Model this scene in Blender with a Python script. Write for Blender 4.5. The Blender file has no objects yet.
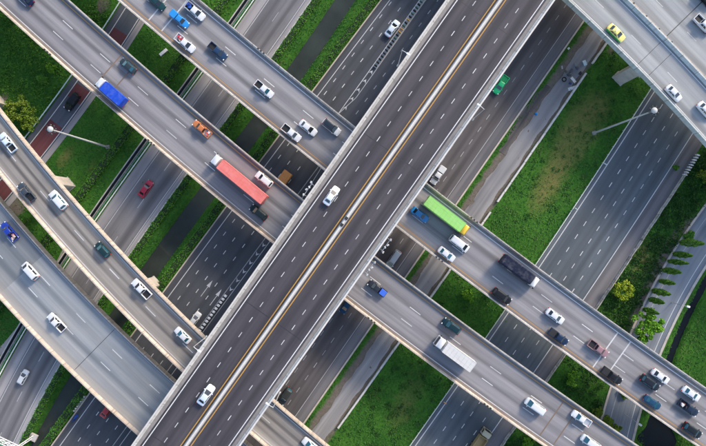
import bpy, math, random
import numpy as np
random.seed(7); rng = np.random.default_rng(11)
scene = bpy.context.scene
COL = scene.collection
# ------------------------------------------------------------------ camera, sky, sun, exposure
CAMH, FPX = 138.0, 552.0                 # drone height (m); focal length in photo pixels (706 wide)
cd = bpy.data.cameras.new('camera'); cam = bpy.data.objects.new('camera', cd); COL.objects.link(cam)
cam.location = (0, 0, CAMH); cam.rotation_euler = (0, 0, 0)
cd.sensor_width = 36; cd.lens = 36*FPX/706; cd.clip_end = 9000; cd.clip_start = .5
scene.camera = cam
SUN_AZ = math.atan2(.70, .71); SUN_EL = math.radians(30)
w = bpy.data.worlds.new('World'); scene.world = w; w.use_nodes = True
nt = w.node_tree; bg = nt.nodes['Background']; sky = nt.nodes.new('ShaderNodeTexSky')
sky.sky_type = 'NISHITA'; sky.sun_disc = False; sky.sun_elevation = SUN_EL; sky.sun_rotation = SUN_AZ
sky.air_density = 1.0; sky.dust_density = 2.0; sky.ozone_density = 1.3
nt.links.new(sky.outputs[0], bg.inputs[0]); bg.inputs[1].default_value = .15
sl = bpy.data.lights.new('sun', 'SUN'); sun = bpy.data.objects.new('sun', sl); COL.objects.link(sun)
sl.energy = 1.5; sl.angle = math.radians(10); sl.color = (1, .86, .68)
sun.rotation_euler = (math.pi/2-SUN_EL, 0, math.pi-SUN_AZ); sun.location = (0, 0, 200)
scene.view_settings.view_transform = 'Standard'; scene.view_settings.look = 'None'
scene.view_settings.exposure = 1.05; scene.view_settings.gamma = 1
scene.render.engine = 'CYCLES'; scene.cycles.use_denoising = True
scene.cycles.max_bounces = 6; scene.cycles.diffuse_bounces = 3

def at(x, y, z=0.0):
    k = (CAMH-z)/FPX
    return np.array(((x-353)*k, (223-y)*k))
# ------------------------------------------------------------------ materials
def new_mat(name):
    m = bpy.data.materials.new(name); m.use_nodes = True
    n = m.node_tree; b = n.nodes['Principled BSDF']; return m, n, b
def N(n, t, **kw):
    o = n.nodes.new(t)
    for k, v in kw.items():
        if k.startswith('i_'): o.inputs[k[2:].replace('_', ' ')].default_value = v
        else: setattr(o, k, v)
    return o
def L(n, a, b): n.links.new(a, b)
def mixc(n, fac, a, b, mode='MIX'):
    m = N(n, 'ShaderNodeMix', data_type='RGBA', blend_type=mode)
    if isinstance(fac, (int, float)): m.inputs[0].default_value = fac
    else: L(n, fac, m.inputs[0])
    for s, v in ((m.inputs[6], a), (m.inputs[7], b)):
        if isinstance(v, tuple): s.default_value = (*v[:3], 1)
        else: L(n, v, s)
    return m.outputs[2]
def mp(n, src, a, b, c=0., d=1.):
    m = N(n, 'ShaderNodeMapRange'); L(n, src, m.inputs[0])
    for i, v in enumerate((a, b, c, d)): m.inputs[i+1].default_value = v
    return m.outputs[0]
def noise(n, vec, scale, detail=4, rough=.55):
    t = N(n, 'ShaderNodeTexNoise'); L(n, vec, t.inputs['Vector'])
    t.inputs['Scale'].default_value = scale; t.inputs['Detail'].default_value = detail; t.inputs['Roughness'].default_value = rough
    return t.outputs[0]
def mapping(n, vec, sc, loc=(0, 0, 0)):
    t = N(n, 'ShaderNodeMapping'); L(n, vec, t.inputs[0]); t.inputs['Scale'].default_value = sc; t.inputs['Location'].default_value = loc
    return t.outputs[0]
def bump(n, b, h, s=.3, d=.05):
    t = N(n, 'ShaderNodeBump'); t.inputs['Strength'].default_value = s; t.inputs['Distance'].default_value = d
    L(n, h, t.inputs['Height']); L(n, t.outputs[0], b.inputs['Normal'])
def mth(n, op, a, b=None):
    t = N(n, 'ShaderNodeMath', operation=op)
    for i, v in enumerate((a, b)):
        if v is None: continue
        if isinstance(v, (int, float)): t.inputs[i].default_value = v
        else: L(n, v, t.inputs[i])
    return t.outputs[0]

def road_mat(name, col, light, lane0, lanew, track=.35, blotch=.35, span=0., rough=.85, seed=0., tint=None, dust=None):
    """asphalt / concrete carriageway; UV = (metres along, metres across)"""
    m, n, b = new_mat(name)
    uv = N(n, 'ShaderNodeUVMap').outputs[0]
    sep = N(n, 'ShaderNodeSeparateXYZ'); L(n, uv, sep.inputs[0])
    wob = mth(n, 'MULTIPLY', mth(n, 'SUBTRACT', noise(n, mapping(n, uv, (.02, .05, 1), (seed, 0, 0)), 1., 2), .5), 1.4)
    vv = mth(n, 'ADD', sep.outputs[1], wob)
    ph = mth(n, 'MULTIPLY', mth(n, 'SUBTRACT', vv, lane0), 2*math.pi/lanew)
    c1 = mth(n, 'COSINE', ph)                         # +1 on the lane lines, -1 in the middle of lanes
    mid = mp(n, c1, .2, -1., 0., 1.)                  # oil line down the middle of each lane
    stre = noise(n, mapping(n, uv, (.012, .55, 1), (seed, seed, 0)), 1., 3, .5)
    stre2 = noise(n, mapping(n, uv, (.022, .8, 1), (seed+3, 0, 0)), 1., 3, .55)
    hair = noise(n, mapping(n, uv, (.08, 4., 1), (seed+5, 0, 0)), 1., 3, .6)
    blo = noise(n, mapping(n, uv, (.05, .09, 1), (seed+7, seed, 0)), 1., 4, .55)
    fine = noise(n, mapping(n, uv, (1, 1, 1), (seed, 0, 0)), 6., 3, .7)
    c = mixc(n, mth(n, 'MULTIPLY', mp(n, stre, .38, .64), blotch+.25), col, light)
    c = mixc(n, mth(n, 'MULTIPLY', mp(n, blo, .48, .72), blotch), c, light)
    dk = tuple(v*.46 for v in col)
    c = mixc(n, mth(n, 'MULTIPLY', mth(n, 'MULTIPLY', mid, mp(n, stre2, .22, .58)), track), c, dk)
    c = mixc(n, mth(n, 'MULTIPLY', mp(n, stre2, .46, .72), .42), c, dk); c = mixc(n, mth(n, 'MULTIPLY', mp(n, hair, .55, .8), .18), c, dk)
    c = mixc(n, mth(n, 'MULTIPLY', mp(n, blo, .5, .28), .35), c, dk if tint is None else tint)
    if span:                                          # slabs cast at different times
        br = N(n, 'ShaderNodeTexWhiteNoise', noise_dimensions='1D')
        L(n, mth(n, 'FLOOR', mth(n, 'DIVIDE', mth(n, 'ADD', sep.outputs[0], 300+seed*3), span)), br.inputs['W'])
        c = mixc(n, mth(n, 'MULTIPLY', mp(n, br.outputs[0], .4, 1.), .62), c, dk)
    if dust:                                          # pale dust swept against the barrier
        c = mixc(n, mth(n, 'MULTIPLY', mp(n, vv, dust[0], dust[1]), mp(n, stre, .3, .6, .35, .85)), c, dust[2])
    c = mixc(n, mp(n, fine, .3, .75, 0., .16), c, (0, 0, 0))
    L(n, c, b.inputs['Base Color']); b.inputs['Roughness'].default_value = rough
    bump(n, b, fine, .25, .02)
    return m
def conc_mat(name, col, dirt=(.16, .13, .10), amt=.5, rough=.85, sc=1.):
    m, n, b = new_mat(name); g = N(n, 'ShaderNodeNewGeometry').outputs['Position']
    a = noise(n, g, .5*sc, 5, .6); f = noise(n, g, 5*sc, 4, .65)
    c = mixc(n, mth(n, 'MULTIPLY', mp(n, a, .45, .75), amt), col, dirt)
    c = mixc(n, mth(n, 'MULTIPLY', mp(n, f, .5, .8), amt*.6), c, dirt)
    L(n, c, b.inputs['Base Color']); b.inputs['Roughness'].default_value = rough; bump(n, b, f, .3, .02)
    return m
def barrier_mat(name, col, dirt, joint=4.0):
    m, n, b = new_mat(name); uv = N(n, 'ShaderNodeUVMap').outputs[0]; g = N(n, 'ShaderNodeNewGeometry').outputs['Position']
    sep = N(n, 'ShaderNodeSeparateXYZ'); L(n, uv, sep.inputs[0])
    a = noise(n, g, .35, 5, .6); st = noise(n, mapping(n, uv, (1.6, .15, 1)), 1., 4, .65); f = noise(n, g, 6., 3)
    c = mixc(n, mth(n, 'MULTIPLY', mp(n, a, .42, .72), .5), col, dirt)
    c = mixc(n, mth(n, 'MULTIPLY', mp(n, st, .48, .72), .65), c, dirt)
    wn = N(n, 'ShaderNodeTexWhiteNoise', noise_dimensions='1D'); q = mth(n, 'DIVIDE', mth(n, 'ADD', sep.outputs[0], 400.), joint); L(n, mth(n, 'FLOOR', q), wn.inputs['W'])
    c = mixc(n, mth(n, 'MULTIPLY', wn.outputs[0], .28), c, dirt)
    fr = mth(n, 'FRACT', q); jt = mth(n, 'LESS_THAN', fr, .022)
    c = mixc(n, mth(n, 'MULTIPLY', jt, .75), c, tuple(v*.3 for v in dirt))
    L(n, c, b.inputs['Base Color']); b.inputs['Roughness'].default_value = .85; bump(n, b, f, .3, .02); return m
def paint_mat(name, col, worn, amt=.5):
    m, n, b = new_mat(name); g = N(n, 'ShaderNodeNewGeometry').outputs['Position']
    a = noise(n, g, 3., 5, .7); a2 = noise(n, g, .25, 3)
    c = mixc(n, mth(n, 'MULTIPLY', mp(n, a, .5, .8), amt), col, worn)
    c = mixc(n, mth(n, 'MULTIPLY', mp(n, a2, .5, .75), amt*.8), c, worn)
    rn = N(n, 'ShaderNodeObjectInfo').outputs['Random']; c = mixc(n, mp(n, rn, 0., 1., 0., amt*.75), c, worn)
    L(n, c, b.inputs['Base Color']); b.inputs['Roughness'].default_value = .75
    return m
def plain(name, col, rough=.5, metal=0., coat=0., var=.12, sc=2.):
    m, n, b = new_mat(name); g = N(n, 'ShaderNodeTexCoord').outputs['Object']
    a = noise(n, g, sc, 4, .6)
    c = mixc(n, mp(n, a, .35, .75, 0., var), col, tuple(v*.4 for v in col[:3]))
    L(n, c, b.inputs['Base Color']); b.inputs['Roughness'].default_value = rough; b.inputs['Metallic'].default_value = metal
    b.inputs['Coat Weight'].default_value = coat
    return m
def leaf_mat(name, dark, mid, light, olive=None):
    m, n, b = new_mat(name)
    at_ = N(n, 'ShaderNodeAttribute', attribute_name='tone').outputs['Fac']
    g = N(n, 'ShaderNodeNewGeometry').outputs['Position']; big = noise(n, g, .22, 4, .6)
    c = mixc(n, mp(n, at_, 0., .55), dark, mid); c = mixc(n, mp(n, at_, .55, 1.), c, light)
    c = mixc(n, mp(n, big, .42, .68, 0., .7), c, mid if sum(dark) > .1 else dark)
    if olive is not None:
        c = mixc(n, mp(n, noise(n, g, .09, 5, .65), .5, .68, 0., .75), c, olive); c = mixc(n, mp(n, noise(n, g, .8, 4, .6), .55, .75, 0., .5), c, olive)
    L(n, c, b.inputs['Base Color']); b.inputs['Roughness'].default_value = .7
    b.inputs['Specular IOR Level'].default_value = .25
    return m

M = {}
M['conc'] = conc_mat('pale_concrete', (.52, .49, .46))
M['conc_warm'] = conc_mat('warm_concrete', (.55, .485, .425), (.25, .195, .155), .45)
M['conc_white'] = conc_mat('whitewashed_concrete', (.64, .62, .59), (.28, .26, .24), .4)
M['conc_green'] = conc_mat('weathered_concrete', (.60, .63, .61), (.30, .32, .29), .45)
M['conc_dark'] = conc_mat('grey_concrete', (.30, .28, .27))
M['coping'] = paint_mat('white_coping', (.66, .63, .58), (.40, .37, .34), .5)
M['gutter_brown'] = conc_mat('dusty_gutter', (.24, .20, .17), (.13, .11, .1), .6)
M['gutter_grey'] = conc_mat('grey_gutter', (.25, .235, .225), (.13, .12, .12), .6, sc=1.5)
M['bar_warm'] = barrier_mat('ramp_barrier_concrete', (.58, .50, .43), (.26, .20, .155)); M['bar_grey'] = barrier_mat('grey_barrier_concrete', (.50, .47, .44), (.24, .21, .185))
M['bar_white'] = barrier_mat('white_barrier_concrete', (.60, .58, .55), (.28, .26, .235), 5.); M['bar_green'] = barrier_mat('weathered_barrier_concrete', (.62, .65, .63), (.33, .34, .31), 5.)
M['white'] = paint_mat('white_line_paint', (.70, .70, .70), (.30, .30, .31), .6)
M['white_thin'] = paint_mat('worn_white_line_paint', (.50, .50, .51), (.2, .2, .22), .75)
M['yellow'] = paint_mat('yellow_line_paint', (.58, .31, .05), (.28, .17, .06), .5)
M['yellow_dull'] = paint_mat('dusty_yellow_line_paint', (.50, .27, .08), (.27, .17, .09), .5)
M['joint_white'] = paint_mat('pale_joint_strip', (.62, .62, .62), (.35, .35, .35), .5)
M['joint_brown'] = paint_mat('rusty_joint_strip', (.22, .15, .10), (.12, .09, .07), .6)
M['steel'] = plain('galvanised_steel', (.55, .56, .57), .45, .5)
M['white_metal'] = plain('white_painted_metal', (.8, .8, .8), .4)
M['dark_metal'] = plain('dark_metal', (.03, .03, .032), .5)
M['black'] = plain('black_rubber', (.012, .012, .013), .8)
M['rim'] = plain('alloy_rim', (.4, .4, .42), .35, .8)
M['glass'] = plain('tinted_glass', (.012, .018, .024), .06, 0, 1., .05)
M['glass_teal'] = plain('teal_glass', (.02, .10, .14), .08, 0, 1., .05)
M['lampglass'] = plain('lamp_lens', (.85, .85, .82), .15)
M['red_lens'] = plain('red_lens', (.45, .01, .01), .2)
M['amber'] = plain('amber_lens', (.7, .25, .02), .3)
M['bed_liner'] = plain('bed_liner', (.014, .015, .018), .7)
M['bark'] = conc_mat('bark', (.12, .085, .055), (.05, .035, .025), .6, sc=3)
# ------------------------------------------------------------------ mesh helpers
def mesh_obj(name, me, parent=None, mats=(), smooth=None):
    for m in mats: me.materials.append(m)
    if smooth is not None:
        me.polygons.foreach_set('use_smooth', [True]*len(me.polygons))
        me.set_sharp_from_angle(angle=math.radians(smooth))
    o = bpy.data.objects.new(name, me); COL.objects.link(o)
    if parent is not None: o.parent = parent
    return o
def pyd(name, v, f, uv=None):
    me = bpy.data.meshes.new(name); me.from_pydata([tuple(map(float, p)) for p in v], [], f)
    if uv is not None:
        l = me.uv_layers.new(name='UVMap'); idx = np.empty(len(me.loops), np.int32); me.loops.foreach_get('vertex_index', idx)
        l.data.foreach_set('uv', np.asarray(uv, np.float32)[idx].ravel())
    me.update(); return me
def tag(o, label=None, cat=None, group=None, kind=None):
    if label: o['label'] = label
    if cat: o['category'] = cat
    if group: o['group'] = group
    if kind: o['kind'] = kind
    return o
def empty(name, loc=(0, 0, 0), rz=0.):
    o = bpy.data.objects.new(name, None); COL.objects.link(o); o.location = loc; o.rotation_euler[2] = rz
    o.empty_display_size = .5; return o
class MB:
    def __init__(s): s.v = []; s.f = []; s.mi = []
    def ring_loft(s, rings, caps=True, mi=0):
        n = len(rings[0]); b = len(s.v)
        for r in rings: s.v += [tuple(p) for p in r]
        for i in range(len(rings)-1):
            for j in range(n):
                k = (j+1) % n
                s.f.append((b+i*n+j, b+i*n+k, b+(i+1)*n+k, b+(i+1)*n+j)); s.mi.append(mi)
        if caps:
            s.f.append(tuple(b+j for j in reversed(range(n)))); s.mi.append(mi)
            s.f.append(tuple(b+(len(rings)-1)*n+j for j in range(n))); s.mi.append(mi)
        return s
    def rr(s, x0, x1, hw, r, z, hw2=None, seg=3):
        """rounded rectangle ring (counter-clockwise from above)"""
        hw2 = hw if hw2 is None else hw2
        out = []
        for cx, cy, a0 in ((x1-r, hw2-r, 0), (x0+r, hw-r, 90), (x0+r, -hw+r, 180), (x1-r, -hw2+r, 270)):
            for k in range(seg+1):
                a = math.radians(a0+90*k/seg); out.append((cx+r*math.cos(a), cy+r*math.sin(a), z))
        return out
    def rbox(s, x0, x1, y0, y1, z0, z1, r=.06, b=.04, seg=2, mi=0):
        cy = (y0+y1)/2; hw = (y1-y0)/2
        r = min(r, hw*.9, (x1-x0)*.45); b = min(b, hw*.5, (x1-x0)*.3, (z1-z0)*.4)
        rs = []
        for z, q in ((z0, b), (z0+b, 0), (z1-b, 0), (z1, b)):
            rs.append([(p[0], p[1]+cy, p[2]) for p in s.rr(x0+q, x1-q, hw-q, max(r-q, .004), z, seg=seg)])
        return s.ring_loft(rs, mi=mi)
    def box(s, x0, x1, y0, y1, z0, z1, mi=0):
        return s.ring_loft([[(x0, y0, z), (x1, y0, z), (x1, y1, z), (x0, y1, z)] for z in (z0, z1)], mi=mi)
    def tube(s, pts, rad, seg=8, mi=0):
        pts = [np.array(p, float) for p in pts]; rs = []
        for i, p in enumerate(pts):
            d = pts[min(i+1, len(pts)-1)]-pts[max(i-1, 0)]; d /= max(np.linalg.norm(d), 1e-9)
            a = np.cross(d, (0, 0, 1.)) if abs(d[2]) < .9 else np.cross(d, (0, 1., 0)); a /= np.linalg.norm(a); bb = np.cross(d, a)
            r = rad[i] if hasattr(rad, '__len__') else rad
            rs.append([p+r*(math.cos(2*math.pi*k/seg)*a+math.sin(2*math.pi*k/seg)*bb) for k in range(seg)])
        return s.ring_loft([[tuple(q) for q in r][::-1] for r in rs], mi=mi)
    def slab(s, quad, t=.015, mi=0):
        q = [np.array(p, float) for p in quad]; n = np.cross(q[1]-q[0], q[3]-q[0]); n /= np.linalg.norm(n)
        return s.ring_loft([[tuple(p-n*t) for p in q], [tuple(p) for p in q]], mi=mi)
    def mesh(s, name):
        me = pyd(name, s.v, s.f); me.polygons.foreach_set('material_index', s.mi); return me
    def build(s, name, mats, parent=None, smooth=35):
        if not isinstance(mats, (list, tuple)): mats = [mats]
        return mesh_obj(name, s.mesh(name), parent, mats, smooth)
# ------------------------------------------------------------------ paths (plan curves of the roads)
class Path:
    def __init__(s, pts, axis, deg=2, shift=0.):
        a = np.array(axis, float); a /= np.linalg.norm(a); s.a = a; s.r = np.array((a[1], -a[0]))
        P = np.array(pts); u = P@s.a; v = P@s.r
        s.c = np.polyfit(u, v, deg); s.u0, s.u1 = u.min()-6, u.max()+6; s.shift = shift
        s.dc = np.polyder(s.c)
        s._table()
    @classmethod
    def pair(cls, lo, hi, axis, deg=2):
        a = cls(lo, axis, deg); b = cls(hi, axis, deg)
        a.c = (a.c+b.c)/2; a.dc = np.polyder(a.c); a.u0 = min(a.u0, b.u0); a.u1 = max(a.u1, b.u1); a._table()
        um = np.linspace(a.u0+10, a.u1-10, 9)
        a.width = float(np.mean(np.abs(np.polyval(cls(lo, axis, deg).c, um)-np.polyval(cls(hi, axis, deg).c, um))/np.sqrt(1+np.polyval(a.dc, um)**2)))
        return a
    def vu(s, u):
        uc = np.clip(u, s.u0, s.u1)
        return np.polyval(s.c, uc)+np.polyval(s.dc, uc)*(u-uc)+s.shift
    def dvu(s, u): return np.polyval(s.dc, np.clip(u, s.u0, s.u1))
    def _table(s):
        s.U = np.arange(-420, 420.01, .5); V = s.vu(s.U); d = np.sqrt(np.diff(s.U)**2+np.diff(V)**2)
        s.S = np.concatenate(([0], np.cumsum(d))); s.S -= np.interp(0, s.U, s.S)
    def pos(s, S, off=0.):
        u = np.interp(S, s.S, s.U); k = s.dvu(u); q = 1/np.sqrt(1+k*k)
        c = np.multiply.outer(u, s.a)+np.multiply.outer(s.vu(u), s.r)
        nrm = np.multiply.outer(q, s.r)-np.multiply.outer(k*q, s.a)
        return c+nrm*np.asarray(off)[..., None] if np.ndim(S) or np.ndim(off) else c+nrm*off
    def ang(s, S):
        u = float(np.interp(S, s.S, s.U)); t = s.a+s.r*float(s.dvu(u)); return math.atan2(t[1], t[0])
    def s_of(s, p): return float(np.interp(np.asarray(p)@s.a, s.U, s.S))
    def off(s, P):
        P = np.asarray(P); u = P@s.a; return (P@s.r-s.vu(u))/np.sqrt(1+s.dvu(u)**2)
    def so(s, p):
        """(s, off) of a point, refined"""
        o = float(s.off(p)); u = float(np.asarray(p)@s.a); k = float(s.dvu(u))
        return float(np.interp(u+o*k/math.sqrt(1+k*k), s.U, s.S)), o
def ribbon(path, s0, s1, o0, o1, z, step=3., nx=1, jit=0.):
    S = np.arange(s0, s1+.01, step); v = []; uv = []; f = []
    for i, q in enumerate(S):
        a = o0(q) if callable(o0) else o0; b = o1(q) if callable(o1) else o1
        if jit: a += random.uniform(-jit, jit); b += random.uniform(-jit, jit)
        for j in range(nx+1):
            o = a+(b-a)*j/nx; p = path.pos(q, o); v.append((p[0], p[1], z)); uv.append((q, o))
    w_ = nx+1
    for i in range(len(S)-1):
        for j in range(nx): f.append((i*w_+j, i*w_+j+1, (i+1)*w_+j+1, (i+1)*w_+j))
    return pyd('ribbon', v, f, uv)
def extrude(path, s0, s1, prof, step=3., caps=True):
    S = np.linspace(s0, s1, max(2, int(round((s1-s0)/step))+1)); n = len(prof); v = []; uv = []; f = []
    for q in S:
        for o, z in prof:
            p = path.pos(q, o); v.append((p[0], p[1], z)); uv.append((q, o+z))
    for i in range(len(S)-1):
        for j in range(n):
            k = (j+1) % n; f.append((i*n+j, (i+1)*n+j, (i+1)*n+k, i*n+k))
    if caps: f.append(tuple(range(n))); f.append(tuple((len(S)-1)*n+j for j in reversed(range(n))))
    # orient outwards: profile area sign
    ar = sum(prof[j][0]*prof[(j+1) % n][1]-prof[(j+1) % n][0]*prof[j][1] for j in range(n))
    if ar > 0: f = [t[::-1] for t in f]
    return pyd('extrusion', v, f, uv)
DASH = {}
def dash(path, S, off, ln, wd, z, mat, parent, name='lane_dash'):
    key = (ln, wd, mat.name)
    if key not in DASH:
        v = []; nn = 4
        for i in range(nn+1):
            for y in (-wd/2, wd/2): v.append((-ln/2+ln*i/nn, y, 0))
        me = pyd('lane_dash', v, [(2*i, 2*i+2, 2*i+3, 2*i+1) for i in range(nn)]); me.materials.append(mat); DASH[key] = me
    o = bpy.data.objects.new(name, DASH[key]); COL.objects.link(o); o.parent = parent
    p = path.pos(S, off); o.location = (p[0], p[1], z); o.rotation_euler[2] = path.ang(S)
    return o
def inview(p, z, m=8):
    k = FPX/(CAMH-z); x = p[0]*k; y = p[1]*k
    return abs(x) < 353+m*k and abs(y) < 223+m*k
def dashes(path, p1, p2, pitch, off, ln, wd, z, mat, parent, skip=None, zz=None):
    s1, s2 = sorted((path.so(p1)[0], path.so(p2)[0])); n = max(1, round((s2-s1)/pitch)); pt = (s2-s1)/n
    for k in range(-60, 120):
        S = s1+pt*k
        if abs(S) > 200: continue
        o = off(S) if callable(off) else off
        p = path.pos(S, o)
        if inview(p, z) and not (skip and skip(S, p)): dash(path, S, o, ln, wd, z+.008, mat, parent)
def sline(path, s0, s1, off, wd, z, mat, parent, name='edge_line'):
    a = (lambda q: off(q)-wd/2) if callable(off) else off-wd/2
    b = (lambda q: off(q)+wd/2) if callable(off) else off+wd/2
    return mesh_obj(name, ribbon(path, s0, s1, a, b, z+.008, 2.), parent, [mat])
# ------------------------------------------------------------------ plan of the place, measured from the photograph
def W(lst, z): return [at(x, y, z) for x, y in lst]
GA = (.577, .817); DA = (.78, -.62)
ZM, ZA, ZC, ZD, ZE, ZF = 19.8, 9.5, 12.0, 8.5, 13.0, 12.0
PM = Path(W([(500.5, 0), (343.1, 223), (185.7, 446)], ZM), GA, 1)
A1lo = [(0, 10), (73, 75), (120, 115), (159, 149), (238, 216), (272.6, 244), (353, 307), (438, 371), (472, 395), (543, 446)]
A1hi = [(68, 0), (119, 44), (154, 75), (238, 146.4), (304, 201), (375, 256), (430, 297), (472, 328), (530, 371), (588, 412), (637, 446)]
A2lo = [(118, 0), (207, 75), (238, 99), (297, 148.5), (323.7, 171), (397.3, 227), (472, 285.5), (487, 297), (589, 370), (695, 446)]
A2hi = [(199.8, 0), (237, 30.7), (290, 75), (356, 127.7), (426, 183), (473, 218), (481, 222), (580, 299), (681, 370.5), (706, 386)]
Chi = [(0, 108), (33, 148), (95.4, 223), (118, 248.4), (166.5, 297), (206.6, 336), (274, 398), (331.4, 446)]
Clo = [(0, 175), (37, 222), (109, 298), (118, 310), (181, 372), (249, 434), (261.5, 446)]
Dhi = [(0, 201), (21, 224), (92, 298), (119, 325), (170, 372)]
Dlo = [(0, 299.4), (66, 371), (119, 422), (137, 438)]
PA1 = Path.pair(W(A1lo, ZA+.9), W(A1hi, ZA+.4), DA, 3); PA2 = Path.pair(W(A2lo, ZA+.5), W(A2hi, ZA+.9), DA, 3)
PC = Path.pair(W(Clo, ZC+.9), W(Chi, ZC-.6), (.7, -.71), 2); PD = Path.pair(W(Dlo, ZD+.9), W(Dhi, ZD-.4), (.7, -.71), 2)
PE = Path(W([(563, 0), (590, 25.6), (642, 76), (635.4, 72), (706, 147)], ZE-.5), (.7, -.71), 2)     # its lower-left edge
PF = Path(W([(629.5, 0), (667, 38), (706, 78.5)], ZF+.9), (.7, -.71), 1)                              # its lower-left edge
P0 = Path(W([(124.6, 25), (80.3, 92), (40, 144), (5, 188)], 0), (.65, .76), 2)
P1 = Path(W([(269, 0), (243.7, 35), (211.4, 80.8), (197.4, 99.6), (159.7, 152), (118, 210), (103.4, 230), (34, 339.4), (16.5, 371), (0, 401.5)], 0), GA, 3)
P2 = Path(W([(389.6, 0), (356, 45), (332.3, 76), (231.3, 212), (222, 224), (167.4, 298), (93, 399), (60.5, 446)], 0), GA, 2)
P3 = Path(W([(574.8, 13.6), (532, 76), (481, 150), (447.5, 199), (415, 245), (356, 329), (326, 372), (295.6, 415)], 0), GA, 1)
PR = Path(W([(651.6, 94), (619, 149), (586, 198), (539.5, 266), (508.3, 313), (488.7, 340.3), (457, 386), (416, 446)], 0), GA, 2)
PS = Path(W([(706, 254.4), (680.5, 297), (655, 349), (636.3, 405), (627, 437)], 0), (.45, .89), 2)
PW = Path(W([(606.8, 43.7), (581.5, 77), (534.7, 148), (487, 212), (451, 271), (399, 343), (377.7, 372), (331.4, 436)], 0), GA, 2)
PH = Path(W([(223, 5), (183, 58), (134, 125), (119, 148), (78, 199)], 0), GA, 1)
PCH = Path(W([(344, 0), (293.5, 72), (206, 192), (184.8, 222), (149, 273), (73, 382), (39.6, 446)], 0), GA, 3)   # canal axis
PT = Path(W([(699.7, 296), (670.4, 362), (652, 428)], 0), (.45, .89), 2)                                         # ditch axis
for nm, p in (('A1', PA1), ('A2', PA2), ('C', PC), ('D', PD)): print('width', nm, round(p.width, 2))
def sof(path, x, y, z=0.): return path.so(at(x, y, z))[0]
# ------------------------------------------------------------------ terrain
def axis_coords(lo, hi, st, far):
    a = list(np.arange(lo, hi+.01, st)); g = st
    while a[-1] < far: g *= 1.5; a.append(a[-1]+g)
    g = st
    while a[0] > -far: g *= 1.5; a.insert(0, a[0]-g)
    return np.array(a)
GU = np.array(GA)/np.hypot(*GA); GV = np.array((GU[1], -GU[0]))
uu = axis_coords(-108, 108, 1.0, 4000); vv = axis_coords(-122, 122, .6, 4000)
UU, VV = np.meshgrid(uu, vv, indexing='ij'); XY = UU[..., None]*GU+VV[..., None]*GV
flat = XY.reshape(-1, 2)
def smooth(x, a, b): t = np.clip((x-a)/(b-a), 0, 1); return t*t*(3-2*t)
z = np.full(len(flat), -.06)
near = (np.abs(flat[:, 0]) < 150) & (np.abs(flat[:, 1]) < 130)
dch = np.abs(PCH.off(flat)); z -= 1.9*(1-smooth(dch, 1.2, 3.6))
dt = np.abs(PT.off(flat)); z -= 1.2*(1-smooth(dt, .55, 1.25))
pond = at(660.5, 436); tp = np.arctan2(flat[:, 1]-pond[1], flat[:, 0]-pond[0]); dp = np.hypot((flat[:, 0]-pond[0])/4.2, (flat[:, 1]-pond[1])/5.6)*(1+.16*np.sin(3*tp+1)+.07*np.sin(5*tp)-.06*np.cos(4*tp)); z -= 1.2*(1-smooth(dp, .85, 1.15))
bumps = rng.normal(0, 1, len(flat))*.03
z += np.where(near, bumps, 0)
dry = np.zeros(len(flat)); dirt = np.zeros(len(flat))
def blob(arr, x, y, rx, ry, a, rot=-.95):
    p = flat-at(x, y); c, s = math.cos(rot), math.sin(rot); q = np.stack((p[:, 0]*c-p[:, 1]*s, p[:, 0]*s+p[:, 1]*c), 1)
    arr += a*np.exp(-((q[:, 0]/(rx/4))**2+(q[:, 1]/(ry/4))**2))
DRYB = ((575, 120, 40, 14, .62), (560, 165, 46, 14, .62), (600, 108, 18, 12, .5), (545, 195, 30, 12, .45), (412, 385, 30, 16, .35), (402, 415, 26, 14, .4),
          (65, 158, 14, 8, .7), (92, 165, 12, 6, .4), (640, 268, 26, 9, .7), (643, 250, 18, 8, .5), (60, 62, 16, 5, .4), (95, 108, 22, 8, .3), (590, 140, 25, 8, .4))
DIRTB = ((15, 207, 12, 10, 1.), (672, 247, 30, 8, 1.1), (655, 282, 30, 7, 1.), (640, 315, 24, 7, .9), (612, 402, 26, 6, 1.), (100, 8, 14, 8, .8), (612, 50, 6, 5, .7), (690, 232, 20, 9, .6), (2, 100, 9, 6, .8))
for b in DRYB: blob(dry, *b)
for b in DIRTB: blob(dirt, *b)
op3 = P3.off(flat); opw = PW.off(flat)
dirt += smooth(op3, 3.3, 4.9)*(1-smooth(opw, -.6, .8))*.85*near
dirt += np.where((P2.off(flat) > 10) & (op3 < -5), 1., 0)*near
me = bpy.data.meshes.new('terrain'); nu, nv = len(uu), len(vv)
I = np.arange(nu*nv).reshape(nu, nv); quads = np.stack((I[:-1, :-1], I[:-1, 1:], I[1:, 1:], I[1:, :-1]), -1).reshape(-1, 4)[:, ::-1]
quads = quads[:, ::-1] if np.cross(GU, GV) > 0 else quads
me.vertices.add(nu*nv); me.vertices.foreach_set('co', np.column_stack((flat, z)).astype(np.float32).ravel())
me.loops.add(quads.size); me.loops.foreach_set('vertex_index', quads.astype(np.int32).ravel())
me.polygons.add(len(quads)); me.polygons.foreach_set('loop_start', np.arange(0, quads.size, 4, dtype=np.int32))
me.update(calc_edges=True); me.validate()
for nm, arr in (('dry', dry), ('dirt', dirt)):
    a = me.attributes.new(nm, 'FLOAT', 'POINT'); a.data.foreach_set('value', np.clip(arr, 0, 1).astype(np.float32))
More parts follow.
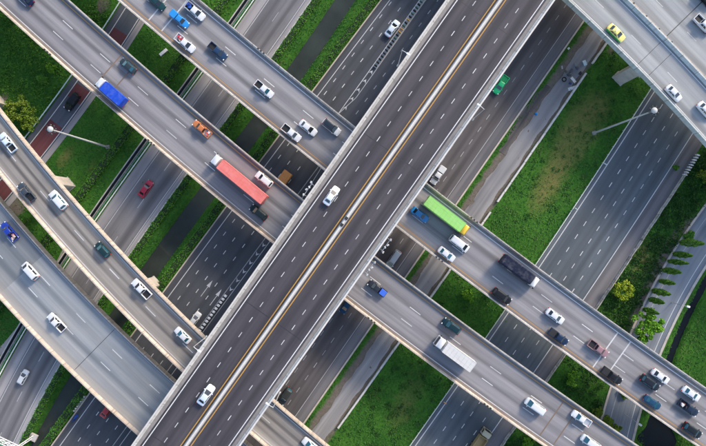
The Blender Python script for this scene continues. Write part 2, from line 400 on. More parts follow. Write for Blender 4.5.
def grass_mat():
    m, n, b = new_mat('grass_ground'); g = N(n, 'ShaderNodeNewGeometry').outputs['Position']
    a = noise(n, g, .12, 6, .62); f = noise(n, g, 1.6, 5, .7); f2 = noise(n, g, .5, 5, .65)
    c = mixc(n, mp(n, a, .38, .66), (.022, .095, .014), (.055, .17, .022))
    c = mixc(n, mp(n, f, .42, .75, 0., .7), c, (.08, .20, .03))
    c = mixc(n, mp(n, f, .5, .25, 0., .6), c, (.012, .048, .009))
    dr = N(n, 'ShaderNodeAttribute', attribute_name='dry').outputs['Fac']; di = N(n, 'ShaderNodeAttribute', attribute_name='dirt').outputs['Fac']
    k = mp(n, mth(n, 'ADD', mth(n, 'MULTIPLY', dr, 1.1), mth(n, 'SUBTRACT', f2, .5)), .25, .95)
    c = mixc(n, k, c, mixc(n, f, (.10, .125, .028), (.23, .20, .075)))
    k = mp(n, mth(n, 'ADD', mth(n, 'MULTIPLY', di, 1.2), mth(n, 'MULTIPLY', mth(n, 'SUBTRACT', f2, .5), 1.6)), .3, .9)
    c = mixc(n, k, c, mixc(n, f, (.085, .073, .062), (.24, .205, .17)))
    L(n, c, b.inputs['Base Color']); b.inputs['Roughness'].default_value = .95; b.inputs['Specular IOR Level'].default_value = .1
    bump(n, b, f, .8, .2); return m
M['grass'] = grass_mat()
terrain = mesh_obj('terrain', me, None, [M['grass']], None); me.polygons.foreach_set('use_smooth', [True]*len(me.polygons))
tag(terrain, 'green grassy ground with dry and bare patches between the roads', kind='structure')
def water_mat(name, col, rough=.08):
    m, n, b = new_mat(name); g = N(n, 'ShaderNodeNewGeometry').outputs['Position']
    f = noise(n, g, .6, 4, .6); a = noise(n, g, .12, 3)
    L(n, mixc(n, mp(n, a, .35, .7), col, tuple(v*1.7 for v in col)), b.inputs['Base Color']); b.inputs['Roughness'].default_value = rough
    b.inputs['IOR'].default_value = 1.33; b.inputs['Specular IOR Level'].default_value = .3; bump(n, b, f, .12, .05); return m
M['canal'] = water_mat('canal_water', (.030, .037, .033)); M['ditch'] = water_mat('ditch_water', (.006, .008, .010), .15)
tag(mesh_obj('canal_water', ribbon(PCH, -160, 160, -2.6, 2.6, -1.25, 4.), None, [M['canal']]), 'still grey canal between two hedged grass banks', kind='structure')
tag(mesh_obj('ditch_water', ribbon(PT, -130, 60, -1.1, 1.1, -.75, 3.), None, [M['ditch']]), 'narrow black ditch beside the bright green field at right', kind='structure')
mb = MB(); mb.ring_loft([[(pond[0]+5.4*math.cos(a), pond[1]+7.2*math.sin(a), zz) for a in np.linspace(0, 2*math.pi, 25)[:-1]] for zz in (-.9, -.72)])
tag(mb.build('pond_water', M['ditch']), 'dark pond under the viaduct at bottom right', kind='structure')
# ------------------------------------------------------------------ ground roads
RM = {}
RM['R'] = road_mat('blue_grey_asphalt', (.094, .116, .138), (.150, .176, .20), 0, 3.43, .3, .35, seed=2)
RM['2'] = road_mat('dark_asphalt', (.070, .076, .090), (.110, .116, .130), 0, 3.0, .25, .25, seed=5)
RM['3'] = road_mat('brown_grey_asphalt', (0.101, 0.091, 0.096), (0.168, 0.154, 0.156), 0, 3.2, .45, .3, seed=9)
RM['1'] = road_mat('mid_grey_asphalt', (0.162, 0.159, 0.173), (0.270, 0.259, 0.265), 0, 3.75, .5, .4, seed=13)
RM['0'] = road_mat('ramp_asphalt', (0.070, 0.085, 0.110), (0.120, 0.135, 0.160), 2.1, 4.2, .2, .3, seed=17)
RM['S'] = road_mat('pale_blue_asphalt', (.19, .225, .275), (.28, .31, .35), 0, 2.6, .3, .4, seed=21)
RM['shoulder'] = road_mat('shoulder_asphalt', (.145, .142, .155), (.22, .21, .215), 0, 9, .1, .5, seed=25)
RM['shoulder_pale'] = road_mat('pale_shoulder', (.27, .26, .275), (.40, .38, .38), 0, 9, .1, .6, seed=26)
RM['red'] = road_mat('red_road_surfacing', (.13, .036, .042), (.18, .06, .062), 0, 4.2, .3, .4, seed=29)
RM['gravel'] = road_mat('gravel_track', (.25, .245, .255), (.38, .37, .365), 1, 2.2, .25, .6, seed=31)
RM['oldtar'] = road_mat('broken_asphalt', (.035, .034, .036), (.16, .14, .13), 1, 9, .1, .9, seed=37)
def road(name, path, s0, s1, o0, o1, mat, label, z=.02):
    r = mesh_obj(name, ribbon(path, s0, s1, o0, o1, z, 2.5, 3), None, [mat]); tag(r, label, kind='structure'); return r
def kerb(parent, path, s0, s1, off, wd=.3, h=.15, mat=None, name='kerb'):
    return mesh_obj(name, extrude(path, s0, s1, [(off-wd/2, -.3), (off+wd/2, -.3), (off+wd/2, h), (off-wd/2, h)], 3.), parent, [mat or M['conc']])
road0 = road('road', P0, -90, 150, -3.6, 3.9, RM['0'], 'single lane road with dark red patches at upper left')
sline(P0, -90, 150, -2.1, .18, .02, M['white'], road0); sline(P0, -90, 150, 2.1, .18, .02, M['white'], road0)
for (x0, y0), (x1, y1) in (((121, 30), (103, 58)), ((85, 84), (75, 101)), ((57, 121), (22, 168)), ((8, 184), (-22, 222))):
    a, b = sorted((sof(P0, x0, y0), sof(P0, x1, y1))); mesh_obj('red_patch', ribbon(P0, a, b, -1.98, 1.98, .0245, 2., 2), road0, [RM['red']])
mesh_obj('shoulder', ribbon(P0, -90, 150, 2.5, 3.9, .0245, 3.), road0, [RM['shoulder_pale']])
road1 = road('road', P1, -140, 130, -2.7, 8.75, RM['1'], 'two lane grey road left of the canal')
sline(P1, -140, 130, 0, .16, .02, M['white_thin'], road1); sline(P1, -140, 130, 7.5, .16, .02, M['white'], road1)
mesh_obj('shoulder', ribbon(P1, -140, 130, -2.65, -.35, .0245, 3., 2), road1, [RM['shoulder_pale']])
mesh_obj('shoulder', ribbon(P1, -140, 130, 7.75, 8.6, .0245, 3., 2), road1, [RM['shoulder_pale']])
kerb(road1, P1, -140, 130, 8.8, .28, .16, M['conc_white'])
dashes(P1, at(167.7, 166.4), at(141.3, 203.9), 11.5, 3.75, 2.8, .14, .02, M['white_thin'], road1)
road2 = road('road', P2, -130, 130, -1.6, 15, RM['2'], 'dark multi lane road between canal and central viaduct')
yl = lambda y: sof(P2, 389.6-.745*y, y)
Sy = np.array([yl(q)+5.5 for q in (446, 300, 160, 75, 0)])           # increasing s
def offs(vals): return lambda S: float(np.interp(S, Sy, vals[::-1]))
fa = offs((.45, .95, 1.45, 2.25, 3.0)); fb = offs((3.2, 3.5, 4.2, 4.95, 6.0)); fc = offs((5.9, 6.6, 7.1, 7.9, 8.9)); fd = offs((9.6, 10.2, 10.8, 10.8, 10.7))
sline(P2, -130, 130, 0, .18, .02, M['white'], road2)
s115, s168, s67, s292 = (sof(P2, *q) for q in ((339, 115), (318, 168), (373, 67), (223.5, 292)))
dashes(P2, at(380.3, 16), at(206.6, 259.5), 3.88, fa, 1.15, .17, .02, M['white'], road2)
dashes(P2, at(389.6, 22), at(216.3, 265.8), 3.88, fb, 1.15, .17, .02, M['white'], road2)
dashes(P2, at(299.4, 168.8), at(235.5, 259.5), 3.88, fc, 1.15, .17, .02, M['white'], road2, skip=lambda S, p: S > s115)
dashes(P2, at(429, 12), at(384.5, 75), 3.88, fd, 1.15, .17, .02, M['white_thin'], road2, skip=lambda S, p: S < s115)
kerb(road2, P2, -130, 130, -1.7, .3, .18, M['conc_warm'])
# upper gore with fins, lower gore with bollards
sline(P2, s115, 130, fc, .16, .02, M['white'], road2, 'gore_line'); fc2 = lambda S: fc(S)+1.25*min(1., max(.02, (S-s115)/6.))
sline(P2, s115, 130, fc2, .16, .02, M['white'], road2, 'gore_line')
fd2 = lambda S: fd(S)+1.4*min(1., max(.05, (s168+10-S)/18.))
sline(P2, -130, s168+12, fd, .18, .02, M['white_thin'], road2, 'gore_line'); sline(P2, -130, s168+6, fd2, .18, .02, M['white_thin'], road2, 'gore_line')
def flat_poly(name, path, S, off, pts, z, mat, parent):
    v = [(a, b, 0) for a, b in pts]; o = mesh_obj(name, pyd(name, v, [tuple(range(len(v)))]), parent, [mat])
    p = path.pos(S, off); o.location = (p[0], p[1], z); o.rotation_euler[2] = path.ang(S); return o
CHEV = [(-.55, -.5), (.5, 0), (-.55, .5), (-.15, 0)]
for k in range(5):
    S = s67-1.2-k*2.75; flat_poly('chevron_mark', P2, S, fc(S)+.62, CHEV, .029, M['white'], road2)
for k in range(6):
    S = s292+1.6+k*2.75; flat_poly('chevron_mark', P2, S, fd(S)+.7, CHEV[::-1] if False else [(.55, -.55), (-.5, 0), (.55, .55), (.15, 0)][::-1], .029, M['white'], road2)
ARROW = [(-2.6, -.07), (.5, -.07), (.4, -.45), (2.4, 0), (.4, .45), (.5, .07), (-2.6, .07)]
for x, y in ((207, 288), (216, 297)):
    S, o = P2.so(at(x, y)); flat_poly('lane_arrow', P2, S, o, ARROW, .029, M['white'], road2)
road3 = road('road', P3, -130, 130, -14, 2.55, RM['3'], 'dark road running along the right side of the central viaduct')
sline(P3, -130, 130, 0, .17, .02, M['white_thin'], road3)
mesh_obj('shoulder', ribbon(P3, -130, 130, .25, 2.5, .0245, 3., 2), road3, [RM['shoulder']])
kerb(road3, P3, -130, 130, 2.7, .38, .2, M['conc_warm'])
dashes(P3, at(556, 17), at(471, 142), 3.88, -3.2, 1.5, .14, .02, M['white_thin'], road3)
dashes(P3, at(556, 17), at(471, 142), 3.88, -6.4, 1.5, .14, .02, M['white_thin'], road3)
roadR = road('road', PR, -120, 110, -.9, 17.2, RM['R'], 'four lane blue grey road right of the big lawn')
sline(PR, -120, 110, 0, .22, .02, M['white'], roadR); sline(PR, -120, 110, 13.7, .2, .02, M['white'], roadR)
mesh_obj('shoulder', ribbon(PR, -120, 110, 13.95, 17.1, .0245, 3., 2), roadR, [RM['shoulder']])
for off, p1, p2 in ((3.43, (628, 159), (559, 262.4)), (6.86, (639.7, 166.5), (590.5, 241.5)), (10.28, (659.6, 160.5), (581, 277.5))):
    dashes(PR, at(*p1), at(*p2), 3.88, off, 1.35, .17, .02, M['white'], roadR)
roadS = road('road', PS, -140, 60, -7.2, 1.4, RM['S'], 'narrow pale road beside the columnar trees at right')
sline(PS, -140, 60, 0, .16, .02, M['white'], roadS); sline(PS, -140, 60, -5.2, .16, .02, M['white_thin'], roadS)
kerb(roadS, PS, -140, 60, 1.55, .6, .12, M['conc']); kerb(roadS, PS, -140, 60, -7.3, .5, .12, M['conc_warm'])
trk = mesh_obj('gravel_track', ribbon(PW, -130, 130, lambda S: -5.0-.35*math.sin(S*.06+1)-.18*math.sin(S*.5)-.12*math.sin(S*1.3+2), lambda S: -.95+.15*math.sin(S*.4)+.12*math.sin(S*1.1), .0, .5, 3, .05), None, [RM['gravel']])
tag(trk, 'grey gravel service track beside the low concrete wall', kind='structure')
sA, sB = sorted((sof(PW, 560, 92), sof(PW, 512, 160)))
tag(mesh_obj('broken_paving', ribbon(PW, sA, sB, lambda S: -7.2-.5*math.sin(S*.3)-.25*math.sin(S*1.1), lambda S: -5.1+.5*math.sin(S*.23)+.2*math.sin(S*.9), -.008, .5, 2, .08), None, [RM['oldtar']]),
    'dark strip of broken asphalt beside the gravel track', kind='structure')
# ------------------------------------------------------------------ viaducts
GROUND = [(P0, -3.6, 3.9), (P1, -2.7, 8.8), (P2, -1.7, 12.5), (P3, -8, 2.9), (PR, -1, 17.3), (PS, -7.4, 1.7), (PCH, -3.2, 3.2), (PW, -6, .3)]
def free_spot(p, r=2.0):
    return all(not (a-r < float(q.off(p)) < b+r) for q, a, b in GROUND)
def barrier_prof(side, edge, z, wb=.62, wt=.26, h=.95, drop=.8):
    """side=+1: outer face at +edge"""
    s = side
    return [(s*edge, z-drop), (s*edge, z+h), (s*(edge-wt), z+h), (s*(edge-wt-.08), z+.45), (s*(edge-wb), z+.12), (s*(edge-wb), z+.006), (s*(edge-.05), z+.006), (s*(edge-.05), z-drop)]
BAR = {'warm_concrete': M['bar_warm'], 'pale_concrete': M['bar_grey'], 'whitewashed_concrete': M['bar_white'], 'weathered_concrete': M['bar_green']}
def viaduct(label, path, c, half, z, surf, conc, s0=-185, s1=185, gd=1.9, gw=None, wb=.62, conc2=None, median=False):
    """c = offset of the deck's middle from the path"""
    v = empty('viaduct', (0, 0, 0)); tag(v, label, 'viaduct')
    slab = [(c-half+.06, z-.02), (c+half-.06, z-.02), (c+half-.06, z-.34), (c+half-.9, z-.42), (c-half+.9, z-.42), (c-half+.06, z-.34)]
    mesh_obj('deck', extrude(path, s0, s1, slab), v, [conc])
    gw = gw or half*.55
    mesh_obj('girder', extrude(path, s0, s1, [(c-gw-.5, z-.421), (c+gw+.5, z-.421), (c+gw, z-gd), (c-gw, z-gd)]), v, [M['conc_dark']])
    mesh_obj('road_surface', ribbon(path, s0, s1, c-half+.1, c+half-.1, z, 3., 4), v, [surf])
    for sd in (-1, 1):
        pr = [(c+o, q) for o, q in barrier_prof(sd, half, z, wb)]
        bm_ = conc if sd > 0 or conc2 is None else conc2
        mesh_obj('barrier', extrude(path, s0, s1, pr, 2.5), v, [BAR.get(bm_.name, bm_)])
    return v
def pier(v, path, S, c, z, gd, wide, along=2.0, across=2.0, cap=None, hammer=True):
    p = path.pos(S, c); mb = MB(); h = z-gd
    mb.rbox(-along/2, along/2, -across/2, across/2, -.3, h-1.2, .18, .05)
    o = mb.build('pier', M['conc_warm'], v, 30); o.location = (p[0], p[1], 0); o.rotation_euler[2] = path.ang(S)
    cb = MB(); a = along*.52; y0 = across*.55; y1 = max(wide*.5, y0+.1)
    cb.ring_loft([[(-a, -y0, h-1.3), (a, -y0, h-1.3), (a, y0, h-1.3), (-a, y0, h-1.3)], [(-a, -y1, h-.4), (a, -y1, h-.4), (a, y1, h-.4), (-a, y1, h-.4)], [(-a, -y1, h-.01), (a, -y1, h-.01), (a, y1, h-.01), (-a, y1, h-.01)]])
    k = cb.build('pier_cap', M['conc_warm'], o, 30)
    fb = MB(); fb.rbox(-along*.5-.15, along*.5+.15, -across*.5-.15, across*.5+.15, -.2, .12, .1, .04); fb.build('footing', M['conc'], o, 30)
    return o
def auto_piers(v, path, c, z, gd, wide, sp, ph, along=2., across=2.2, avoid=(), ks=range(-4, 5)):
    for k in ks:
        for d in (0, 3, -3, 6, -6, 9, -9, 12, -12, 15, -15):
            S = ph+k*sp+d; p = path.pos(S, c)
            if abs(S) < 150 and free_spot(p) and all(abs(float(q.off(p))-cc) > hw+2.2 for q, cc, hw in avoid): pier(v, path, S, c, z, gd, wide, along, across); break
RM['M'] = road_mat('purple_brown_asphalt', (0.056, 0.052, 0.062), (0.090, 0.080, 0.088), .87, 3.35, .6, .6, seed=41, tint=(.032, .031, .044))
RM['A'] = road_mat('light_concrete_pavement', (0.232, 0.224, 0.236), (0.376, 0.360, 0.364), 0., 3.4, .8, .45, seed=47, tint=(.15, .15, .18))
RM['A2'] = road_mat('light_grey_pavement', (0.248, 0.240, 0.252), (0.392, 0.380, 0.380), 0., 3.4, .75, .45, seed=53, tint=(.16, .16, .185))
RM['C'] = road_mat('brown_grey_pavement', (0.227, 0.207, 0.193), (0.408, 0.371, 0.323), 0., 1.85, .9, .5, seed=59, tint=(.13, .12, .13), dust=(1.6, 3.6, (.42, .39, .35)))
RM['D'] = road_mat('blue_grey_pavement', (0.247, 0.276, 0.306), (0.400, 0.407, 0.404), 0., 3.9, .45, .7, span=11.5, seed=61, tint=(.14, .16, .19), dust=(2.6, 6.6, (.47, .43, .38)))
RM['E'] = road_mat('pale_grey_pavement', (0.335, 0.350, 0.360), (0.464, 0.473, 0.463), 0., 3.6, .6, .5, span=24, seed=67, tint=(.2, .21, .22))
# central viaduct
vm = viaduct('tall dark central viaduct with white median and yellow lines, highest of all', PM, 0, 9.5, ZM, RM['M'], M['conc_white'], gd=2.4, gw=5.5, wb=.7)
for sd in (-1, 1):
    mesh_obj('gutter', ribbon(PM, -185, 185, sd*8.05 if sd < 0 else 8.05, sd*8.82, ZM+.004, 3., 2) if sd > 0 else ribbon(PM, -185, 185, -8.82, -8.05, ZM+.004, 3., 2), vm, [M['gutter_grey']])
    sline(PM, -185, 185, sd*7.55, .2, ZM, M['white'], vm); sline(PM, -185, 185, sd*.92, .2, ZM, M['yellow'], vm, 'yellow_line')
mesh_obj('median_barrier', extrude(PM, -185, 185, [(-.42, ZM+.005), (-.36, ZM+.2), (-.18, ZM+.75), (.18, ZM+.75), (.36, ZM+.2), (.42, ZM+.005)], 2.5), vm, [M['coping']])
dashes(PM, at(421, 78.6, ZM), at(165.7, 440, ZM), 3.87, -4.2, 1.25, .145, ZM, M['white'], vm)
dashes(PM, at(463.7, 86, ZM), at(219, 433, ZM), 3.87, 4.2, 1.25, .145, ZM, M['white'], vm)
for x, y in ((341.6, 224.6), (346, 218)):
    S, _ = PM.so(at(x, y, ZM)); p = PM.pos(S, 0); mb = MB(); mb.rbox(-.35, .35, -.34, .34, .6, .92, .08, .05)
    o = mb.build('junction_box', M['dark_metal'], vm); o.location = (p[0], p[1], ZM); o.rotation_euler[2] = PM.ang(S)
for S in (-62, -27, 17, 52):
    dash_ = mesh_obj('expansion_joint', ribbon(PM, S, S+.12, -8.0, 8.0, ZM+.0045, .12), vm, [M['dark_metal']])
for sd in (-1, 1):
    mesh_obj('coping', extrude(PM, -185, 185, [(sd*9.52, ZM+.953), (sd*9.52, ZM+1.02), (sd*9.18, ZM+1.02), (sd*9.18, ZM+.953)], 2.5), vm, [M['coping']])
# paired lower viaducts
def three_lane(label, path, ysign, surf, p1, p2, joints, jm, boxes):
    """ysign=-1: yellow line on the upper-right (negative) side"""
    v = viaduct(label, path, 0, 6.2, ZA, surf, M['conc_warm'] if ysign < 0 else M['conc'], gd=1.9, wb=.5, conc2=M['conc'])
    s = -ysign
    sline(path, -185, 185, s*5.0, .2, ZA, M['white'], v); sline(path, -185, 185, -s*5.1, .2, ZA, M['yellow_dull'], v, 'yellow_line')
    g0, g1 = sorted((s*5.15, s*5.72)); mesh_obj('gutter', ribbon(path, -185, 185, g0, g1, ZA+.004, 3., 2), v, [M['gutter_brown'] if s > 0 else M['gutter_grey']])
    for o in (-1.68, 1.68): dashes(path, at(*p1, ZA), at(*p2, ZA), 11.65, o, 3.1, .17, ZA, M['white'], v)
    for x, y in joints:
        S, _ = path.so(at(x, y, ZA)); mesh_obj('expansion_joint', ribbon(path, S, S+.3, -5.0, 5.0, ZA+.006, .3), v, [jm])
    for x, y, sd in boxes:
        S, _ = path.so(at(x, y, ZA))
        for k in (-.85, 0, .85):
            p = path.pos(S+k, sd*6.05); mb = MB(); mb.rbox(-.2, .2, -.16, .16, 0, .26, .04, .03)
            o = mb.build('junction_box', M['dark_metal'], v); o.location = (p[0], p[1], ZA+.94); o.rotation_euler[2] = path.ang(S)
    return v
va1 = three_lane('lower grey viaduct with the red trailer truck, yellow line on upper edge', PA1, -1, RM['A'], (68, 24.4), (416, 309.8), ((108, 69), (121, 80), (556, 411), (569, 421)), M['joint_brown'], ((51, 52, 1), (153, 143, 1), (371, 320, 1), (487, 404, 1)))
va2 = three_lane('lower grey viaduct with the green trailer truck, yellow line on lower edge', PA2, 1, RM['A2'], (230, 51.4), (627.7, 357.7), ((156, 10.5), (170, 20), (606, 348), (619, 357)), M['joint_white'], ((261, 53, -1), (474, 219, -1), (440, 257, 1)))
auto_piers(va1, PA1, 0, ZA, 1.9, 8, 34, 4); auto_piers(va2, PA2, 0, ZA, 1.9, 8, 34, 10)
auto_piers(vm, PM, 0, ZM, 2.4, 12, 39, 0, 2.6, 3.2, avoid=((PA1, 0, 6.2), (PA2, 0, 6.2), (PC, 0, 4.7), (PD, 0, 7.7)))
# curved two-lane ramp, wide ramp, far right pair
HC, HD, HE, HF = 4.55, 7.5, 4.75, 8.0
vc = viaduct('curved two lane ramp viaduct at left, nearer the middle', PC, 0, HC, ZC, RM['C'], M['conc_warm'], s0=-175, s1=175, wb=.5)
for o in (-3.55, 3.65): sline(PC, -175, 175, o, .17, ZC, M['white'], vc)
dashes(PC, at(44.3, 196.4, ZC), at(187.8, 348, ZC), 11.8, 0., 3.2, .17, ZC, M['white'], vc)
for x, y in ((0, 103), (68, 184.5), (154.5, 283.5)): pier(vc, PC, PC.so(at(x, y))[0], PC.so(at(x, y))[1], ZC, 1.9, 4.4, 2.9, 2.1)
auto_piers(vc, PC, 0, ZC, 1.9, 6, 33, sof(PC, 154, 284), ks=(2, 3, 4))
vd = viaduct('wide blue grey ramp viaduct in the lower left corner', PD, 0, HD, ZD, RM['D'], M['conc_warm'], s0=-170, s1=170, wb=.5)
sline(PD, -170, 170, -6.5, .15, ZD, M['white_thin'], vd); sline(PD, -170, 170, 6.75, .15, ZD, M['white_thin'], vd)
for o in (-2.85, 1.15): dashes(PD, at(80.8, 318, ZD), at(156.5, 387, ZD), 12, o, 3.1, .17, ZD, M['white'], vd)
for x, y in ((81, 363),): 
    S, _ = PD.so(at(x, y, ZD)); mesh_obj('expansion_joint', ribbon(PD, S, S+.12, -6.9, 6.9, ZD+.006, .12), vd, [M['dark_metal']])
auto_piers(vd, PD, 0, ZD, 1.9, 9, 33, 0)
ve = viaduct('pale two lane ramp viaduct with the yellow and green taxi, top right', PE, -HE, HE, ZE, RM['E'], M['conc_green'], s0=-120, s1=160, wb=.6)
for o in (-1.05, -8.4): sline(PE, -120, 160, o, .16, ZE, M['white'], ve)
dashes(PE, at(634.7, 41, ZE), at(670.3, 79, ZE), 11.8, -4.75, 3.1, .16, ZE, M['white'], ve)
pier(ve, PE, PE.so(at(619.5, 78.5))[0], PE.so(at(619.5, 78.5))[1], ZE, 1.9, 4.4, 2.9, 2.1); auto_piers(ve, PE, -HE, ZE, 1.9, 6, 33, sof(PE, 620, 77.5), ks=(-2, -1, 1, 2))
for S, _ in (PE.so(at(652, 72, ZE)), PE.so(at(640, 62, ZE))): mesh_obj('expansion_joint', ribbon(PE, S, S+.1, -8.6, -.8, ZE+.006, .1), ve, [M['dark_metal']])
vf = viaduct('wide pale viaduct cut by the top right corner', PF, -HF, HF, ZF, RM['E'], M['conc_warm'], s0=-120, s1=160, wb=.75)
dashes(PF, at(658.4, 2, ZF), at(692.5, 35.8, ZF), 11.0, -4.9, 3.0, .16, ZF, M['white'], vf); auto_piers(vf, PF, -HF, ZF, 1.9, 9, 33, 20)
for x, y in ((672, 31), (700, 3)):
    S, _ = PF.so(at(x, y, ZF)); mesh_obj('expansion_joint', ribbon(PF, S, S+.1, -15.4, -.9, ZF+.006, .1), vf, [M['dark_metal']])
mesh_obj('cable_tray', extrude(PF, -120, 160, [(.06, ZF+.25), (.5, ZF+.25), (.5, ZF+.5), (.06, ZF+.5)]), vf, [M['joint_brown']])
for k in range(16):
    p = PF.pos(-40+k*4.1, -.12); mb = MB(); mb.rbox(-.18, .18, -.14, .14, 0, .22, .04, .03); o = mb.build('junction_box', M['dark_metal'], vf); o.location = (p[0], p[1], ZF+.95); o.rotation_euler[2] = PF.ang(0)
# ------------------------------------------------------------------ vehicles (x forward, y left, origin on the road under the middle)
PAINT = {}
def paint(rgb, rough=.32):
    k = tuple(rgb)
    if k not in PAINT: PAINT[k] = plain('car_paint', rgb, rough, 0., .5 if max(rgb) > .2 else .12, .07, 1.5); PAINT[k].node_tree.nodes['Principled BSDF'].inputs['Specular IOR Level'].default_value = .5 if max(rgb) > .2 else .25
    return PAINT[k]
VM = {}
def cached(key, fn):
    if key not in VM: VM[key] = fn()
    return VM[key]
def vpart(name, key, fn, mats, parent, loc=(0, 0, 0), rot=None, sm=35):
    """link shared mesh data; materials live on the object so that copies can differ in colour"""
    if not isinstance(mats, (list, tuple)): mats = [mats]
    def mk():
        me = fn().mesh(name)
        for _ in mats: me.materials.append(None)
        me.polygons.foreach_set('use_smooth', [True]*len(me.polygons)); me.set_sharp_from_angle(angle=math.radians(sm)); return me
    me = cached((key, name), mk); o = bpy.data.objects.new(name, me); COL.objects.link(o); o.parent = parent; o.location = loc
    if rot: o.rotation_euler = rot
    for i, m in enumerate(mats): o.material_slots[i].link = 'OBJECT'; o.material_slots[i].material = m
    return o
def body_loft(st):
    mb = MB(); rings = []
    for x, hw, zb, zt in st:
        rings.append([(x, -hw*.86, zb), (x, -hw, zb+.12), (x, -hw, zb+(zt-zb)*.62), (x, -hw*.965, zt-.07), (x, -hw*.86, zt-.012), (x, -hw*.45, zt+.012), (x, hw*.45, zt+.012),
                      (x, hw*.86, zt-.012), (x, hw*.965, zt-.07), (x, hw, zb+(zt-zb)*.62), (x, hw, zb+.12), (x, hw*.86, zb)])
    mb.ring_loft(rings)
    n = 12
    for i, f in enumerate(mb.f):
        if len(f) == 4:
            j = i % n; mb.mi[i] = 1 if j in (4, 5, 6, 3, 7) else 0
    return mb
SPEC = dict(
    sedan=dict(st=[(-2.3, .66, .42, .78), (-2.2, .80, .28, .90), (-1.95, .86, .2, .96), (-1.2, .89, .2, .95), (0, .9, .2, .93), (1., .89, .2, .94), (1.6, .87, .2, .88), (2.05, .80, .2, .78), (2.24, .68, .28, .68), (2.3, .5, .36, .58)],
               bf=1.28, bb=-1.78, rf=.32, rb=-1.02, wb=.80, wr=.60, zb=.9, zr=1.43, wx=(1.38, -1.36)),
    hatch=dict(st=[(-2.0, .7, .42, .86), (-1.92, .82, .28, .96), (-1.6, .86, .2, .98), (-.8, .87, .2, .95), (.4, .87, .2, .94), (1.1, .86, .2, .93), (1.55, .83, .2, .86), (1.9, .74, .22, .74), (2.03, .5, .34, .6)],
               bf=1.18, bb=-1.88, rf=.36, rb=-1.5, wb=.79, wr=.61, zb=.9, zr=1.5, wx=(1.25, -1.25)),
    suv=dict(st=[(-2.35, .74, .45, .95), (-2.27, .88, .32, 1.08), (-1.8, .93, .26, 1.1), (-.8, .94, .25, 1.06), (.5, .94, .25, 1.06), (1.3, .93, .25, 1.05), (1.8, .90, .25, .99), (2.2, .80, .28, .88), (2.36, .55, .36, .72)],
             bf=1.3, bb=-2.22, rf=.5, rb=-1.85, wb=.86, wr=.68, zb=1.03, zr=1.74, wx=(1.42, -1.42)),
    van=dict(st=[(-2.5, .78, .45, 1.0), (-2.42, .90, .3, 1.1), (-1.8, .93, .25, 1.12), (-.6, .94, .25, 1.1), (.8, .94, .25, 1.1), (1.5, .92, .25, 1.06), (2.1, .86, .25, .98), (2.42, .7, .3, .84), (2.5, .5, .38, .7)],
             bf=1.98, bb=-2.40, rf=1.05, rb=-2.2, wb=.87, wr=.72, zb=1.05, zr=1.95, wx=(1.55, -1.5)),
    pickup=dict(st=[(-2.62, .80, .5, .66), (-2.5, .88, .36, .68), (-1.6, .92, .3, .68), (-.95, .92, .3, .7), (-.88, .92, .3, 1.02), (0, .93, .28, 1.02), (1., .92, .28, 1.03), (1.75, .9, .28, .98), (2.3, .82, .28, .88), (2.55, .6, .36, .74)],
                bf=1.38, bb=-.92, rf=.62, rb=-.62, wb=.85, wr=.66, zb=.98, zr=1.72, wx=(1.6, -1.55)))
SPEC['taxi'] = SPEC['sedan']
def lerp(a, b, t): return a+(b-a)*t
def quad_on(bl, br, tl, tr, i0, i1, j0, j1, out):
    P = [np.array(p, float) for p in (bl, br, tl, tr)]
    f = lambda i, j: (P[0]*(1-i)+P[1]*i)*(1-j)+(P[2]*(1-i)+P[3]*i)*j
    q = [f(i0, j0), f(i1, j0), f(i1, j1), f(i0, j1)]; n = np.cross(q[1]-q[0], q[3]-q[0]); n /= np.linalg.norm(n)
    return [p+n*out for p in q]
def wheel(parent, key, x, y, r=.33, w_=.22):
    def ty():
        mb = MB(); rs = []
        for yy, rr_ in ((-w_/2, r*.62), (-w_/2, r*.93), (-w_/4, r), (w_/4, r), (w_/2, r*.93), (w_/2, r*.62)):
            rs.append([(rr_*math.cos(2*math.pi*k/14), yy, rr_*math.sin(2*math.pi*k/14)) for k in range(14)])
        return mb.ring_loft(rs)
    def rm():
        mb = MB(); rs = []
        for yy, rr_ in ((-w_/2-.01, r*.3), (-w_/2-.012, r*.6), (w_/2+.012, r*.6), (w_/2+.01, r*.3)):
            rs.append([(rr_*math.cos(2*math.pi*k/10), yy, rr_*math.sin(2*math.pi*k/10)) for k in range(10)])
        return mb.ring_loft(rs)
    t = vpart('wheel', ('w', r, w_), ty, M['black'], parent, (x, y, r)); vpart('rim', ('w', r, w_), rm, M['rim'], t)
